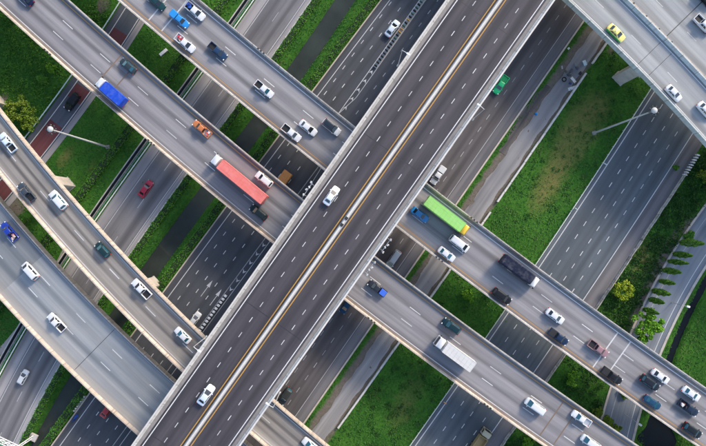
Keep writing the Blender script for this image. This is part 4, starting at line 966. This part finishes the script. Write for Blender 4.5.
# lane divider fins, bollards, striped markers
def small(name, mbs, loc, rz, label, cat, group):
    e = empty(name, loc, rz); tag(e, label, cat, group)
    for nm, me_ in mbs: o = bpy.data.objects.new(nm, me_); COL.objects.link(o); o.parent = e
    return e
ORDW = ('first second third fourth fifth sixth seventh eighth ninth tenth eleventh twelfth thirteenth fourteenth fifteenth sixteenth seventeenth eighteenth nineteenth twentieth '
        'twenty-first twenty-second twenty-third twenty-fourth').split()
def mk(nm, mat, f): mb = MB(); f(mb); me_ = mb.mesh(nm); me_.materials.append(mat); return (nm, me_)
fin_g = [mk('base', M['conc_white'], lambda m: m.rbox(-.44, .44, -.5, .5, 0, .1, .04, .03)), mk('fin', plain('green_fin_paint', (.03, .10, .06), .5), lambda m: m.rbox(-.13, .13, -.42, .42, .1, .75, .05, .04))]
fin_y = [fin_g[0], mk('fin', plain('amber_fin_paint', (.55, .28, .04), .5), lambda m: m.rbox(-.13, .13, -.42, .42, .1, .75, .05, .04))]
fin_k = [mk('base', M['conc_white'], lambda m: m.rbox(-.44, .44, -.5, .5, 0, .1, .04, .03)), mk('fin', M['black'], lambda m: m.rbox(-.14, .14, -.42, .42, .1, .75, .05, .04))]
for k in range(24):
    S = s67+.6+k*.93; p = P2.pos(S, fc(S)+.63)
    small('lane_divider', fin_y if k in (11, 12, 15) else fin_k if k < 8 else (fin_g if k % 2 else fin_k), (p[0], p[1], .03), P2.ang(S), ('amber ' if k in (11, 12, 15) else 'dark ')+ORDW[k]+' fin from the lower end of the lane divider at top', 'divider', 'lane divider fins')
bol_w = [mk('base', M['black'], lambda m: m.rbox(-.36, .36, -.42, .42, 0, .08, .1, .02)), mk('post', M['white_metal'], lambda m: m.rbox(-.28, .28, -.36, .36, .08, .85, .12, .1, 3)), mk('band', M['black'], lambda m: m.rbox(-.285, .285, -.365, .365, .5, .6, .12, .02, 3))]
for k in range(14):
    S = s292-.4-k*.98; p = P2.pos(S, fd(S)+.62); small('bollard', bol_w, (p[0], p[1], .03), P2.ang(S), ORDW[k]+' striped bollard from the upper end of the row beside the central viaduct', 'bollard', 'bollards in the gore')
mark = [mk('post', M['white_metal'], lambda m: m.rbox(-.13, .13, -.42, .42, -.1, .85, .04, .03)), mk('foot', M['conc_dark'], lambda m: m.rbox(-.2, .2, -.5, .5, -.1, .1, .04, .03))]
sq = sof(PR, 684-22, 165+2)
for k in range(9):
    S = sq+1.3+k*.72; p = PR.pos(S, 17.45); small('marker_post', mark, (p[0], p[1], 0), PR.ang(S)+.25, ORDW[k]+' white marker post from the lower end of the row under the pale ramp', 'post', 'marker posts right')
for k in range(7):
    S = sof(P2, 80.5, 414)+k*.72; p = P2.pos(S, -2.35); small('marker_post', mark, (p[0], p[1], 0), P2.ang(S)+.25, ORDW[k]+' white marker post from the lower end of the row beside the canal hedge', 'post', 'marker posts left')
for j, (x, y) in enumerate(((76.6, 416.2), (74.8, 418.8))):
    p = at(x, y); e = empty('water_barrier', (p[0], p[1], 0), P2.ang(0)); tag(e, ('dark blue' if j else 'bright blue')+' plastic road barrier below the row of marker posts', 'barrier')
    mb = MB(); mb.ring_loft([mb.rr(-.45, .45, .3, .08, 0), mb.rr(-.42, .42, .28, .08, .3), mb.rr(-.4, .4, .14, .06, .8), mb.rr(-.36, .36, .1, .05, .9)]); mb.build('body', plain('blue_plastic', (.02, .10, .45) if not j else (.02, .05, .2), .4), e)
    mb = MB(); mb.rbox(-.08, .08, -.08, .08, .901, .96, .03, .02); mb.build('cap', M['black'], e)
# sign gantry in the lower left corner
g = at(33, 437); ga = P1.ang(sof(P1, 10, 440)); e = empty('sign_gantry', (g[0], g[1], 0), ga); tag(e, 'white lattice sign gantry over the grey road in the bottom left corner', 'gantry')
mb = MB(); mb.rbox(-.9, .9, -1.1, 1.1, -.2, .35, .06, .05); mb.build('footing', M['conc'], e)
for dx in (-.4, .4):
    mb = MB(); mb.tube([(dx, 0, .3), (dx, 0, 7.2)], .14, 10); mb.build('post', M['white_metal'], e)
mb = MB()
for dx in (-.45, .45):
    for zz in (6.3, 7.2): mb.tube([(dx, -.4, zz), (dx, 17, zz)], .08, 6)
mb.build('chord', M['white_metal'], e)
mb = MB()
for k in range(12):
    y = 1.4*k
    for zz in (6.3, 7.2): mb.tube([(-.45, y, zz), (.45, y+1.4, zz)], .045, 5); mb.tube([(-.45, y, zz), (.45, y, zz)], .045, 5)
    for dx in (-.45, .45): mb.tube([(dx, y, 6.3), (dx, y+1.4, 7.2)], .045, 5)
mb.build('lattice', M['white_metal'], e)
mb = MB(); mb.rbox(-.62, -.54, 3.0, 9.5, 5.4, 8.2, .03, .02); mb.build('sign_panel', plain('green_sign_paint', (.02, .16, .09), .4), e)
mb = MB(); mb.tube([(-.4, 0, 1.2), (.4, 0, 2.4), (-.4, 0, 3.6), (.4, 0, 4.8), (-.4, 0, 6.0)], .05, 6); mb.build('brace', M['white_metal'], e)
# small things on the ground
def slab_thing(name, x0, y0, x1, y1, wd, h, mat, label, cat, feet=True):
    a, b = at(x0, y0), at(x1, y1); c = (a+b)/2; ln = float(np.hypot(*(b-a))); e = empty(name, (c[0], c[1], -.05), math.atan2(*(b-a)[::-1])); tag(e, label, cat)
    mb = MB(); mb.rbox(-ln/2, ln/2, -wd/2, wd/2, .1, h, .04, .03); mb.build('slab', mat, e)
    mb = MB(); mb.box(-ln/2+.15, ln/2-.15, -wd/2+.1, wd/2-.1, -.2, .1); mb.build('base', M['conc_dark'], e)
slab_thing('concrete_slab', 160.3, 55.6, 167.3, 49.6, .75, .5, M['white_metal'], 'small white concrete slab lying in the grass between the viaducts', 'slab')
tag(mesh_obj('footpath', ribbon(Path(W([(0, 351.5), (9, 341), (18, 331), (26, 320), (36, 305)], 0), (.7, .72), 2), -120, -55, -.75, .75, .0, 1.5, 2, .05), None, [M['conc_dark']]), 'short concrete path in the grass at the left edge', kind='structure')
def street_light(x, y, h, turn, label):
    p = at(x, y); e = empty('street_lamp', (p[0], p[1], 0), turn); tag(e, label, 'lamp', 'small lamps on the pale side road')
    mb = MB(); mb.tube([(0, 0, -.1), (0, 0, h)], [.09, .06], 8); mb.build('pole', M['steel'], e)
    mb = MB(); mb.tube([(0, 0, h-.1), (.5, 0, h+.15), (1.2, 0, h+.2)], .045, 6); a = mb.build('lamp_arm', M['steel'], e)
    mb = MB(); mb.rbox(1.0, 1.9, -.26, .26, h+.12, h+.34, .16, .1); mb.build('lamp_head', M['white_metal'], a)
street_light(625.5, 414.5, 4.6, -.6, 'small street lamp on the pale road between the two lower viaducts')
street_light(671.5, 302.5, 4.4, -.25, 'small street lamp on the pale road above the lower viaduct')
for x, y, cl, lab in ((603, 164.5, (.6, .72, .74), 'small pale marker sign beside the guardrail, upper one'), (574, 209, (.6, .72, .74), 'small pale marker sign beside the guardrail, lower one'), (444.3, 401.3, (.75, .3, .03), 'small orange marker sign beside the guardrail at the bottom')):
    p = at(x, y); e = empty('marker_sign', (p[0], p[1], -.05), PR.ang(0)); tag(e, lab, 'sign')
    mb = MB(); mb.tube([(0, 0, 0), (0, 0, 1.5)], .04, 6); mb.build('pole', M['steel'], e); mb = MB(); mb.rbox(-.06, .06, -.42, .42, 1.0, 1.6, .02, .02); mb.build('panel', plain('sign_paint', cl, .5), e)
# rubbish heap on the gravel track
RUB = [(568.4, 48.5, 'slab', (.75, .75, .75), .55, .5, 'white plastic sheet on the track above the rubbish heap'), (584.5, 63, 'slab', (.55, .72, .78), 1.35, .9, 'pale blue panel at the top of the rubbish heap'),
       (580, 73.5, 'bag', (.02, .03, .05), 1.0, .7, 'black bag beside the gap in the low wall'), (573, 80, 'slab', (.78, .76, .72), 1.7, .75, 'white board lying in the middle of the rubbish heap'),
       (572, 88.2, 'slab', (.74, .72, .68), 2.0, .8, 'white plank against the low wall below the heap'), (564, 79.5, 'tyre', (.02, .02, .02), 1.2, 1., 'grey tyre at the left of the rubbish heap'),
       (569, 75, 'bag', (.06, .07, .08), 1.1, .9, 'grey sack in the rubbish heap above the white board'), (566, 71.5, 'bag', (.12, .11, .10), .8, .7, 'brown grey sack at the upper left of the heap'),
       (577, 68, 'bag', (.09, .10, .13), 1.0, .8, 'slate sack beside the pale blue panel'), (575.5, 64.5, 'slab', (.20, .22, .25), 1.2, .7, 'grey sheet left of the pale blue panel'),
       (571, 71, 'slab', (.10, .11, .13), 1.2, .6, 'dark sheet between the sacks of the heap'), (570, 83.5, 'bag', (.03, .06, .16), .7, .6, 'navy bag between two white boards'),
       (536, 113.8, 'bag', (.02, .28, .68), .75, .7, 'bright blue bag on the dark broken asphalt'), (561.8, 67.5, 'slab', (.4, .42, .43), .8, .35, 'small pale scrap at the far left of the heap')]
for i, (x, y, kd, cl, a, b, lab) in enumerate(RUB):
    p = at(x, y); e = empty({'slab': 'discarded_panel', 'bag': 'rubbish_bag', 'tyre': 'old_tyre'}[kd], (p[0], p[1], 0), random.uniform(0, 3)); tag(e, lab, {'slab': 'panel', 'bag': 'bag', 'tyre': 'tyre'}[kd], 'rubbish on the gravel track')
    mt = plain('rubbish_colour', cl, .7, var=.4, sc=3)
    if kd == 'slab':
        mb = MB(); mb.rbox(-a/2, a/2, -b/2, b/2, .12, .2, .05, .02); o = mb.build('panel', mt, e); o.rotation_euler = (.12, -.1, 0)
        mb = MB(); mb.rbox(-a*.3, a*.25, -b*.4, b*.3, -.05, .14, .05, .03); mb.build('rubble', M['conc_dark'], e)
    elif kd == 'bag':
        mb = MB(); rs = []
        for zz, r in ((-.05, .35), (.1, .52), (.3, .5), (.45, .3), (.5, .1), (.62, .13)): rs.append([(a*r*(1+.18*math.sin(3*t+i))*math.cos(t), b*r*(1+.15*math.cos(2*t+i))*math.sin(t), zz) for t in np.linspace(0, 2*math.pi, 13)[:-1]])
        mb.ring_loft(rs); mb.build('sack', mt, e, 60)
    else:
        mb = MB(); rs = []
        for t in np.linspace(0, 2*math.pi, 13)[:-1]: rs.append([((.5+.14*math.cos(q))*math.cos(t), (.5+.14*math.cos(q))*math.sin(t), .15+.12*math.sin(q)) for q in np.linspace(0, 2*math.pi, 9)[:-1]])
        rs.append(rs[0]); mb.ring_loft(rs, False); mb.build('tread', M['black'], e, 60)
        mb = MB(); mb.ring_loft([[(.36*math.cos(t), .36*math.sin(t), zz) for t in np.linspace(0, 2*math.pi, 13)[:-1]] for zz in (-.05, .1)]); mb.build('rim', M['conc_dark'], e)

# ------------------------------------------------------------------ plants
M['leaf_hedge'] = leaf_mat('hedge_leaves', (.02, .08, .009), (.06, .19, .017), (.14, .31, .035))
M['leaf_grass'] = leaf_mat('grass_blades', (.014, .066, .012), (.044, .145, .022), (.10, .235, .035), (.10, .135, .03))
M['leaf_dark'] = leaf_mat('dark_leaves', (.010, .040, .007), (.026, .090, .014), (.07, .17, .03))
M['leaf_bright'] = leaf_mat('bright_leaves', (.03, .11, .008), (.10, .28, .015), (.26, .46, .04))
M['leaf_yellow'] = leaf_mat('yellow_blossom', (.05, .12, .01), (.19, .29, .015), (.50, .48, .03))
M['leaf_olive'] = leaf_mat('olive_leaves', (.04, .085, .008), (.11, .185, .015), (.24, .29, .03))
M['leaf_cyp'] = leaf_mat('cypress_leaves', (.03, .10, .01), (.09, .22, .02), (.19, .36, .04))
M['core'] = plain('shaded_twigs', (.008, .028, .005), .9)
def leaf_mesh(name, P, size, tone, tilt=.7, aspect=.6, r=None):
    """one small kite-shaped face per point"""
    r = r or rng; n = len(P); size = np.broadcast_to(size, n)[:, None]
    nrm = np.column_stack((r.normal(0, tilt, n), r.normal(0, tilt, n), np.abs(r.normal(.9, .3, n))+.15)); nrm /= np.linalg.norm(nrm, axis=1)[:, None]
    t = r.normal(0, 1, (n, 3)); t -= nrm*np.sum(t*nrm, 1)[:, None]; t /= np.linalg.norm(t, axis=1)[:, None]; b = np.cross(nrm, t)
    V = np.stack((P-t*size*.5, P-b*size*.5*aspect+t*size*.05, P+t*size*.5-nrm*size*.1, P+b*size*.5*aspect+t*size*.05), 1).reshape(-1, 3)
    F = np.arange(4*n, dtype=np.int32)
    me_ = bpy.data.meshes.new(name); me_.vertices.add(4*n); me_.vertices.foreach_set('co', V.astype(np.float32).ravel())
    me_.loops.add(4*n); me_.loops.foreach_set('vertex_index', F); me_.polygons.add(n); me_.polygons.foreach_set('loop_start', np.arange(0, 4*n, 4, dtype=np.int32))
    me_.update(calc_edges=True)
    a = me_.attributes.new('tone', 'FLOAT', 'POINT'); a.data.foreach_set('value', np.repeat(np.clip(tone, 0, 1), 4).astype(np.float32)); return me_
def wav(X, Y, sc, seed=0.):
    return .5+.25*(np.sin(X*sc+1.3*np.sin(Y*sc*.7+seed))+np.sin(Y*sc*1.13+seed+1.7*np.sin(X*sc*.53)))
def hedge(path, s0, s1, o0, o1, h, label, dens=26, mat='leaf_hedge', z0=0.):
    e = empty('hedge'); tag(e, label, 'hedge'); q = .16
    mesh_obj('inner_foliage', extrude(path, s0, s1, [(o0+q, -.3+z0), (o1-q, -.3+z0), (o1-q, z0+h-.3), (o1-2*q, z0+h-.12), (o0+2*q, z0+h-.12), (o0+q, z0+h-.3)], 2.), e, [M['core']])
    n = int((s1-s0)*(o1-o0+1.0*h)*dens); S = rng.uniform(s0, s1, n); k = rng.uniform(0, 1, n); wd = o1-o0; tot = wd+1.2*h
    d = k*tot; side = d < .6*h; side2 = d > .6*h+wd
    lump = .16*np.sin(S*1.9)+.12*np.sin(S*3.7+1)+.1*np.sin(S*.8)
    O = np.where(side, o0-lump*.5, np.where(side2, o1+lump*.5, o0+(d-.6*h))); Z = np.where(side, d/.6, np.where(side2, (tot-d)/.6, h+lump*.7-.35*np.abs(2*(d-.6*h)/wd-1)**3))
    P = path.pos(S, O+rng.normal(0, .06, n)); P3_ = np.column_stack((P, Z+z0+rng.normal(0, .06, n)))
    tone = .25+.45*rng.random(n)+.25*wav(S, O*3, 1.3)*np.where(side | side2, .4, 1.)
    mesh_obj('foliage', leaf_mesh('foliage', P3_, rng.uniform(.2, .38, n), tone, .5), e, [M[mat]]); return e
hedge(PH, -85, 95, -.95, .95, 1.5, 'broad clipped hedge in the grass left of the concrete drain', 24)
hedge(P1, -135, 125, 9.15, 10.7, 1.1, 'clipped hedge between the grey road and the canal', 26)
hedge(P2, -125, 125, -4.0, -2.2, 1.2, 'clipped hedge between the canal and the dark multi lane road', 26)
# grass on the verges: too many blades to count
def free_mask(X, r=.25):
    ok = np.ones(len(X), bool)
    for q, a, b in [(P0, -3.9, 4.0), (P1, -5.6, 10.5), (P2, -4., 15), (P3, -14, 2.95), (PR, -1.2, 17.8), (PS, -7.6, 1.9), (PH, -1, 1)]: 
        o = q.off(X); ok &= ~((o > a-r) & (o < b+r))
    o = PW.off(X); ok &= ~((o > -6.6) & (o < .3))
    ok &= np.abs(PCH.off(X)) > 2.2; ok &= np.abs(PT.off(X)) > .95
    ok &= np.hypot((X[:, 0]-pond[0])/4.4, (X[:, 1]-pond[1])/5.8) > 1
    return ok
def zground(X):
    zz = np.full(len(X), -.06); zz -= 1.9*(1-smooth(np.abs(PCH.off(X)), 1.2, 3.6)); zz -= 1.2*(1-smooth(np.abs(PT.off(X)), .55, 1.25)); return zz
def field(arr_blobs, X):
    v_ = np.zeros(len(X))
    for x, y, rx, ry, a in arr_blobs:
        p = X-at(x, y); c, s = math.cos(-.95), math.sin(-.95); q0 = p[:, 0]*c-p[:, 1]*s; q1 = p[:, 0]*s+p[:, 1]*c; v_ += a*np.exp(-((q0/(rx/4))**2+(q1/(ry/4))**2))
    return v_
n = 150000
X = np.column_stack((rng.uniform(-92, 92, n), rng.uniform(-59, 59, n))); X = X[free_mask(X)]
dv = field(DRYB, X); dv2 = field(DIRTB, X); X = X[rng.random(len(X)) > np.clip(dv*.75+dv2*1.0, 0, .93)]
pat = wav(X[:, 0], X[:, 1], .55, 2.)*.5+wav(X[:, 0], X[:, 1], 1.7, 5.)*.5; X = X[rng.random(len(X)) < .35+.75*pat]
pat = wav(X[:, 0], X[:, 1], .55, 2.)*.5+wav(X[:, 0], X[:, 1], 1.7, 5.)*.5
gz = zground(X); big = wav(X[:, 0], X[:, 1], .17, 9.); tone = np.clip(-.02+.40*pat+.45*big+.16*rng.random(len(X)), 0, 1)
gr = mesh_obj('grass', leaf_mesh('grass', np.column_stack((X, gz+.12+.1*rng.random(len(X)))), rng.uniform(.3, .6, len(X)), tone, .5, .4), None, [M['leaf_grass']])
tag(gr, 'rough green grass growing over the verges and lawns', kind='stuff')
print('grass', len(X))
# low scrub on the slopes
def scrub(pts_fn, ncl, leaves, label, mat, rmin, rmax, hmax, ls=(.25, .5)):
    C = pts_fn(ncl); Ps = []; T = []
    for c in C:
        r = random.uniform(rmin, rmax); h = random.uniform(.4, 1.)*hmax; k = int(leaves*(r/rmax)**2)+8
        d = rng.normal(0, 1, (k, 3)); d /= np.linalg.norm(d, axis=1)[:, None]; d[:, 2] = np.abs(d[:, 2]); rad = rng.uniform(.6, 1., k)[:, None]
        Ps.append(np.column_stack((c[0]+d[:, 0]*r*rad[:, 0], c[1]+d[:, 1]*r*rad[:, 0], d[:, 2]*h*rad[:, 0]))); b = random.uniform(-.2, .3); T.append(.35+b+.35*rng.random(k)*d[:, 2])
    P = np.vstack(Ps); o = mesh_obj('undergrowth', leaf_mesh('undergrowth', P, rng.uniform(*ls, len(P)), np.concatenate(T), .8), None, [M[mat]]); tag(o, label, kind='stuff'); return o
def in_px(x0, y0, x1, y1, cond=None):
    def f(n_):
        out = []
        while len(out) < n_:
            p = at(random.uniform(x0, x1), random.uniform(y0, y1))
            if free_mask(p[None], .5)[0] and (cond is None or cond(p)): out.append(p)
        return out
    return f
slope = lambda p: float(PR.off(p)) > 18.2 and float(PS.off(p)) < -8.0
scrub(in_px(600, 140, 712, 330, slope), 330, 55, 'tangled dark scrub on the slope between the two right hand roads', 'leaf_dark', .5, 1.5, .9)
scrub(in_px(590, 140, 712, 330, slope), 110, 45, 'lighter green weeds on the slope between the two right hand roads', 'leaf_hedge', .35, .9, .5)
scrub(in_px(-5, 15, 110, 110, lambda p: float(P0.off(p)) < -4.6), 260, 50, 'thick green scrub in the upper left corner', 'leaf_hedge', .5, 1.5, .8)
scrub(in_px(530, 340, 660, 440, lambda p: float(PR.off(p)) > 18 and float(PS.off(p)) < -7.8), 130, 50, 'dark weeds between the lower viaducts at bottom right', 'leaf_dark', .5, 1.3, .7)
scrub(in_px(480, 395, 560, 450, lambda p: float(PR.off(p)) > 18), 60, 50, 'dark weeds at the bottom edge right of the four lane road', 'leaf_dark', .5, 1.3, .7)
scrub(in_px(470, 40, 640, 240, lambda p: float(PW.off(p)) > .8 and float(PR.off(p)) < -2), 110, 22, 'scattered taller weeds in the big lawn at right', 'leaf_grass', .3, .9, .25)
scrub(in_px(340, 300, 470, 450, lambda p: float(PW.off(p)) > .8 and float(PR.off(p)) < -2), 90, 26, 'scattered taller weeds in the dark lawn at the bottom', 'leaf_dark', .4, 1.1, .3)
# trees and bushes
def crown_pts(R, H, z0, ncl, k, rc, r_):
    Ps = []; Tn = []
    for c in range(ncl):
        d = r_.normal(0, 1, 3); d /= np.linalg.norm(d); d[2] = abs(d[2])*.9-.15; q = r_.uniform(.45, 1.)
        cx, cy, cz = d[0]*R*q, d[1]*R*q, z0+H*.5+d[2]*H*.5*q; rr = rc*r_.uniform(.4, 1.35)
        e_ = r_.normal(0, 1, (k, 3)); e_ /= np.linalg.norm(e_, axis=1)[:, None]; sc = r_.uniform(.5, 1., k)[:, None]
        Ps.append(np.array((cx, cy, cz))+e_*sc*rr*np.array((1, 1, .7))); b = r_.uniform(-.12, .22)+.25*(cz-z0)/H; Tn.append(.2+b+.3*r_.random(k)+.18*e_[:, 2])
    return np.vstack(Ps), np.concatenate(Tn)
def tree(name, x, y, R, H, trunk, label, mat, ncl=26, k=70, rc=.9, ls=(.3, .55), seed=1, cat='tree', group=None):
    r_ = np.random.default_rng(seed); p = at(x, y); e = empty(name, (p[0], p[1], -.06)); tag(e, label, cat, group)
    mb = MB(); mb.tube([(0, 0, -.2), (.08, .05, trunk*.6), (.0, .1, trunk+H*.45)], [.16*R/2.5+.04, .12*R/2.5+.03, .05], 8); tr_ = mb.build('trunk' if cat == 'tree' else 'stem', M['bark'], e)
    for q in range(6):
        a = q*1.05+r_.uniform(-.3, .3); mb = MB(); mb.tube([(0, .05, trunk*.7), (math.cos(a)*R*.4, math.sin(a)*R*.4, trunk+H*.25), (math.cos(a)*R*.75, math.sin(a)*R*.75, trunk+H*.5)], [.07, .05, .02], 6); mb.build('limb', M['bark'], tr_)
    P, T = crown_pts(R, H, trunk, ncl, k, rc, r_)
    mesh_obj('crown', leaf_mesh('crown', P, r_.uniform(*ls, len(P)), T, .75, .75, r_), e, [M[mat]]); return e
tree('flowering_tree', 619.5, 288, 2.6, 2.6, 1.0, 'round tree with yellow blossom on the slope beside the four lane road', 'leaf_yellow', 34, 60, .7, (.25, .45), 3)
tree('broadleaf_tree', 641.5, 324.5, 4.0, 3.6, 1.6, 'bright green leafy tree at the edge of the viaduct beside the pale road', 'leaf_bright', 52, 55, .85, (.4, .75), 5)
tree('broadleaf_tree', 25.5, 112, 3.2, 3.2, 1.2, 'olive yellow tree beside the curved ramp in the upper left', 'leaf_olive', 36, 70, .9, (.3, .5), 8)
tree('broadleaf_tree', 33, 123, 2.2, 2.4, .8, 'smaller olive bush tucked against the curved ramp below the olive tree', 'leaf_olive', 24, 60, .8, (.3, .5), 9)
for i, (x, y, R, H, mt, lab) in enumerate(((570.5, 378, 2.0, 1.8, 'leaf_bright', 'light green bush in the dark weeds between the lower viaducts'), (527, 441, 1.8, 1.6, 'leaf_bright', 'light green bush at the bottom edge right of the tipper truck'),
        (467, 296, 1.7, .8, 'leaf_bright', 'low light green bush in the lawn beside the viaduct above the teal car'), (596, 412, 1.3, 1.2, 'leaf_olive', 'yellow green bush at the barrier, nearest the pale road, upper one'), (606, 419, 1.4, 1.3, 'leaf_olive', 'yellow green bush hanging by the barrier below the upper one'),
        (614, 427, 1.4, 1.3, 'leaf_olive', 'yellow green bush at the barrier beside the pale road, lowest one'), (624, 393, 1.3, 1.1, 'leaf_hedge', 'small green bush on the pale road edge under the right viaduct'), (52, 70, 1.3, 1.2, 'leaf_bright', 'pale bush in the upper left scrub, nearest the viaduct'), (44, 80, 1.3, 1.2, 'leaf_hedge', 'pale bush in the upper left scrub, below the nearest one'),
        (687, 235, 1.5, 1.2, 'leaf_hedge', 'green bush above the tallest columnar tree'), (703, 178, 2.0, 1.2, 'leaf_olive', 'dull olive bush at the right edge above the slope'), (675, 168, .7, .8, 'leaf_hedge', 'small bush growing over the mottled barrier'),
        (92, 14, 2.2, 1.6, 'leaf_hedge', 'green bush in the gap between the two lower viaducts at top left'), (25, 225, 1.2, .9, 'leaf_hedge', 'green bush in the gap between the two left ramps'))):
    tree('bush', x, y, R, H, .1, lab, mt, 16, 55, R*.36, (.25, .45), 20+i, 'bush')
CYP = [(680.5, 243, 9.6, .85), (674, 254, 7.2, .62), (668, 261.5, 8.0, .62), (662, 270, 7.4, .6), (659.5, 280, 7.0, .6), (652, 290.5, 7.2, .6), (649.5, 298.5, 6.6, .55), (643.5, 308.8, 6.8, .6)]
ORD = ['tallest columnar tree, first in the row from the top', 'columnar tree, second in the row from the top', 'columnar tree, third in the row from the top', 'columnar tree, fourth in the row beside the pale road', 'columnar tree, fourth in the row counted from the bottom', 'columnar tree, third in the row counted from the bottom', 'columnar tree, second in the row counted from the bottom', 'last columnar tree in the row, above the leafy tree']
for i, (x, y, h, R) in enumerate(CYP):
    h *= random.uniform(.88, 1.1); R *= random.uniform(.78, 1.12); x += random.uniform(-.8, .8); y += random.uniform(-.8, .8)
    r_ = np.random.default_rng(70+i); p = at(x, y); e = empty('cypress_tree', (p[0], p[1], -.06)); tag(e, ORD[i], 'tree', 'columnar trees beside the pale road')
    mb = MB(); mb.tube([(0, 0, -.2), (0, 0, h*.9)], [.11, .02], 8); mb.build('trunk', M['bark'], e)
    n_ = 2200; t = r_.random(n_)**.9; prof = R*1.45*np.clip(np.sin(np.pi*(t*.93+.07))**.55, .05, 1)*(1-.35*t); a = r_.uniform(0, 2*np.pi, n_); q = np.sqrt(r_.uniform(.3, 1., n_))*(1+.15*np.sin(a*3+t*20))
    P = np.column_stack((prof*q*np.cos(a), prof*q*np.sin(a), .25+t*(h-.25))); mesh_obj('crown', leaf_mesh('crown', P, r_.uniform(.2, .36, n_), .2+.5*r_.random(n_)+.2*np.sin(a*3+t*20), .9, .6, r_), e, [M['leaf_cyp']])
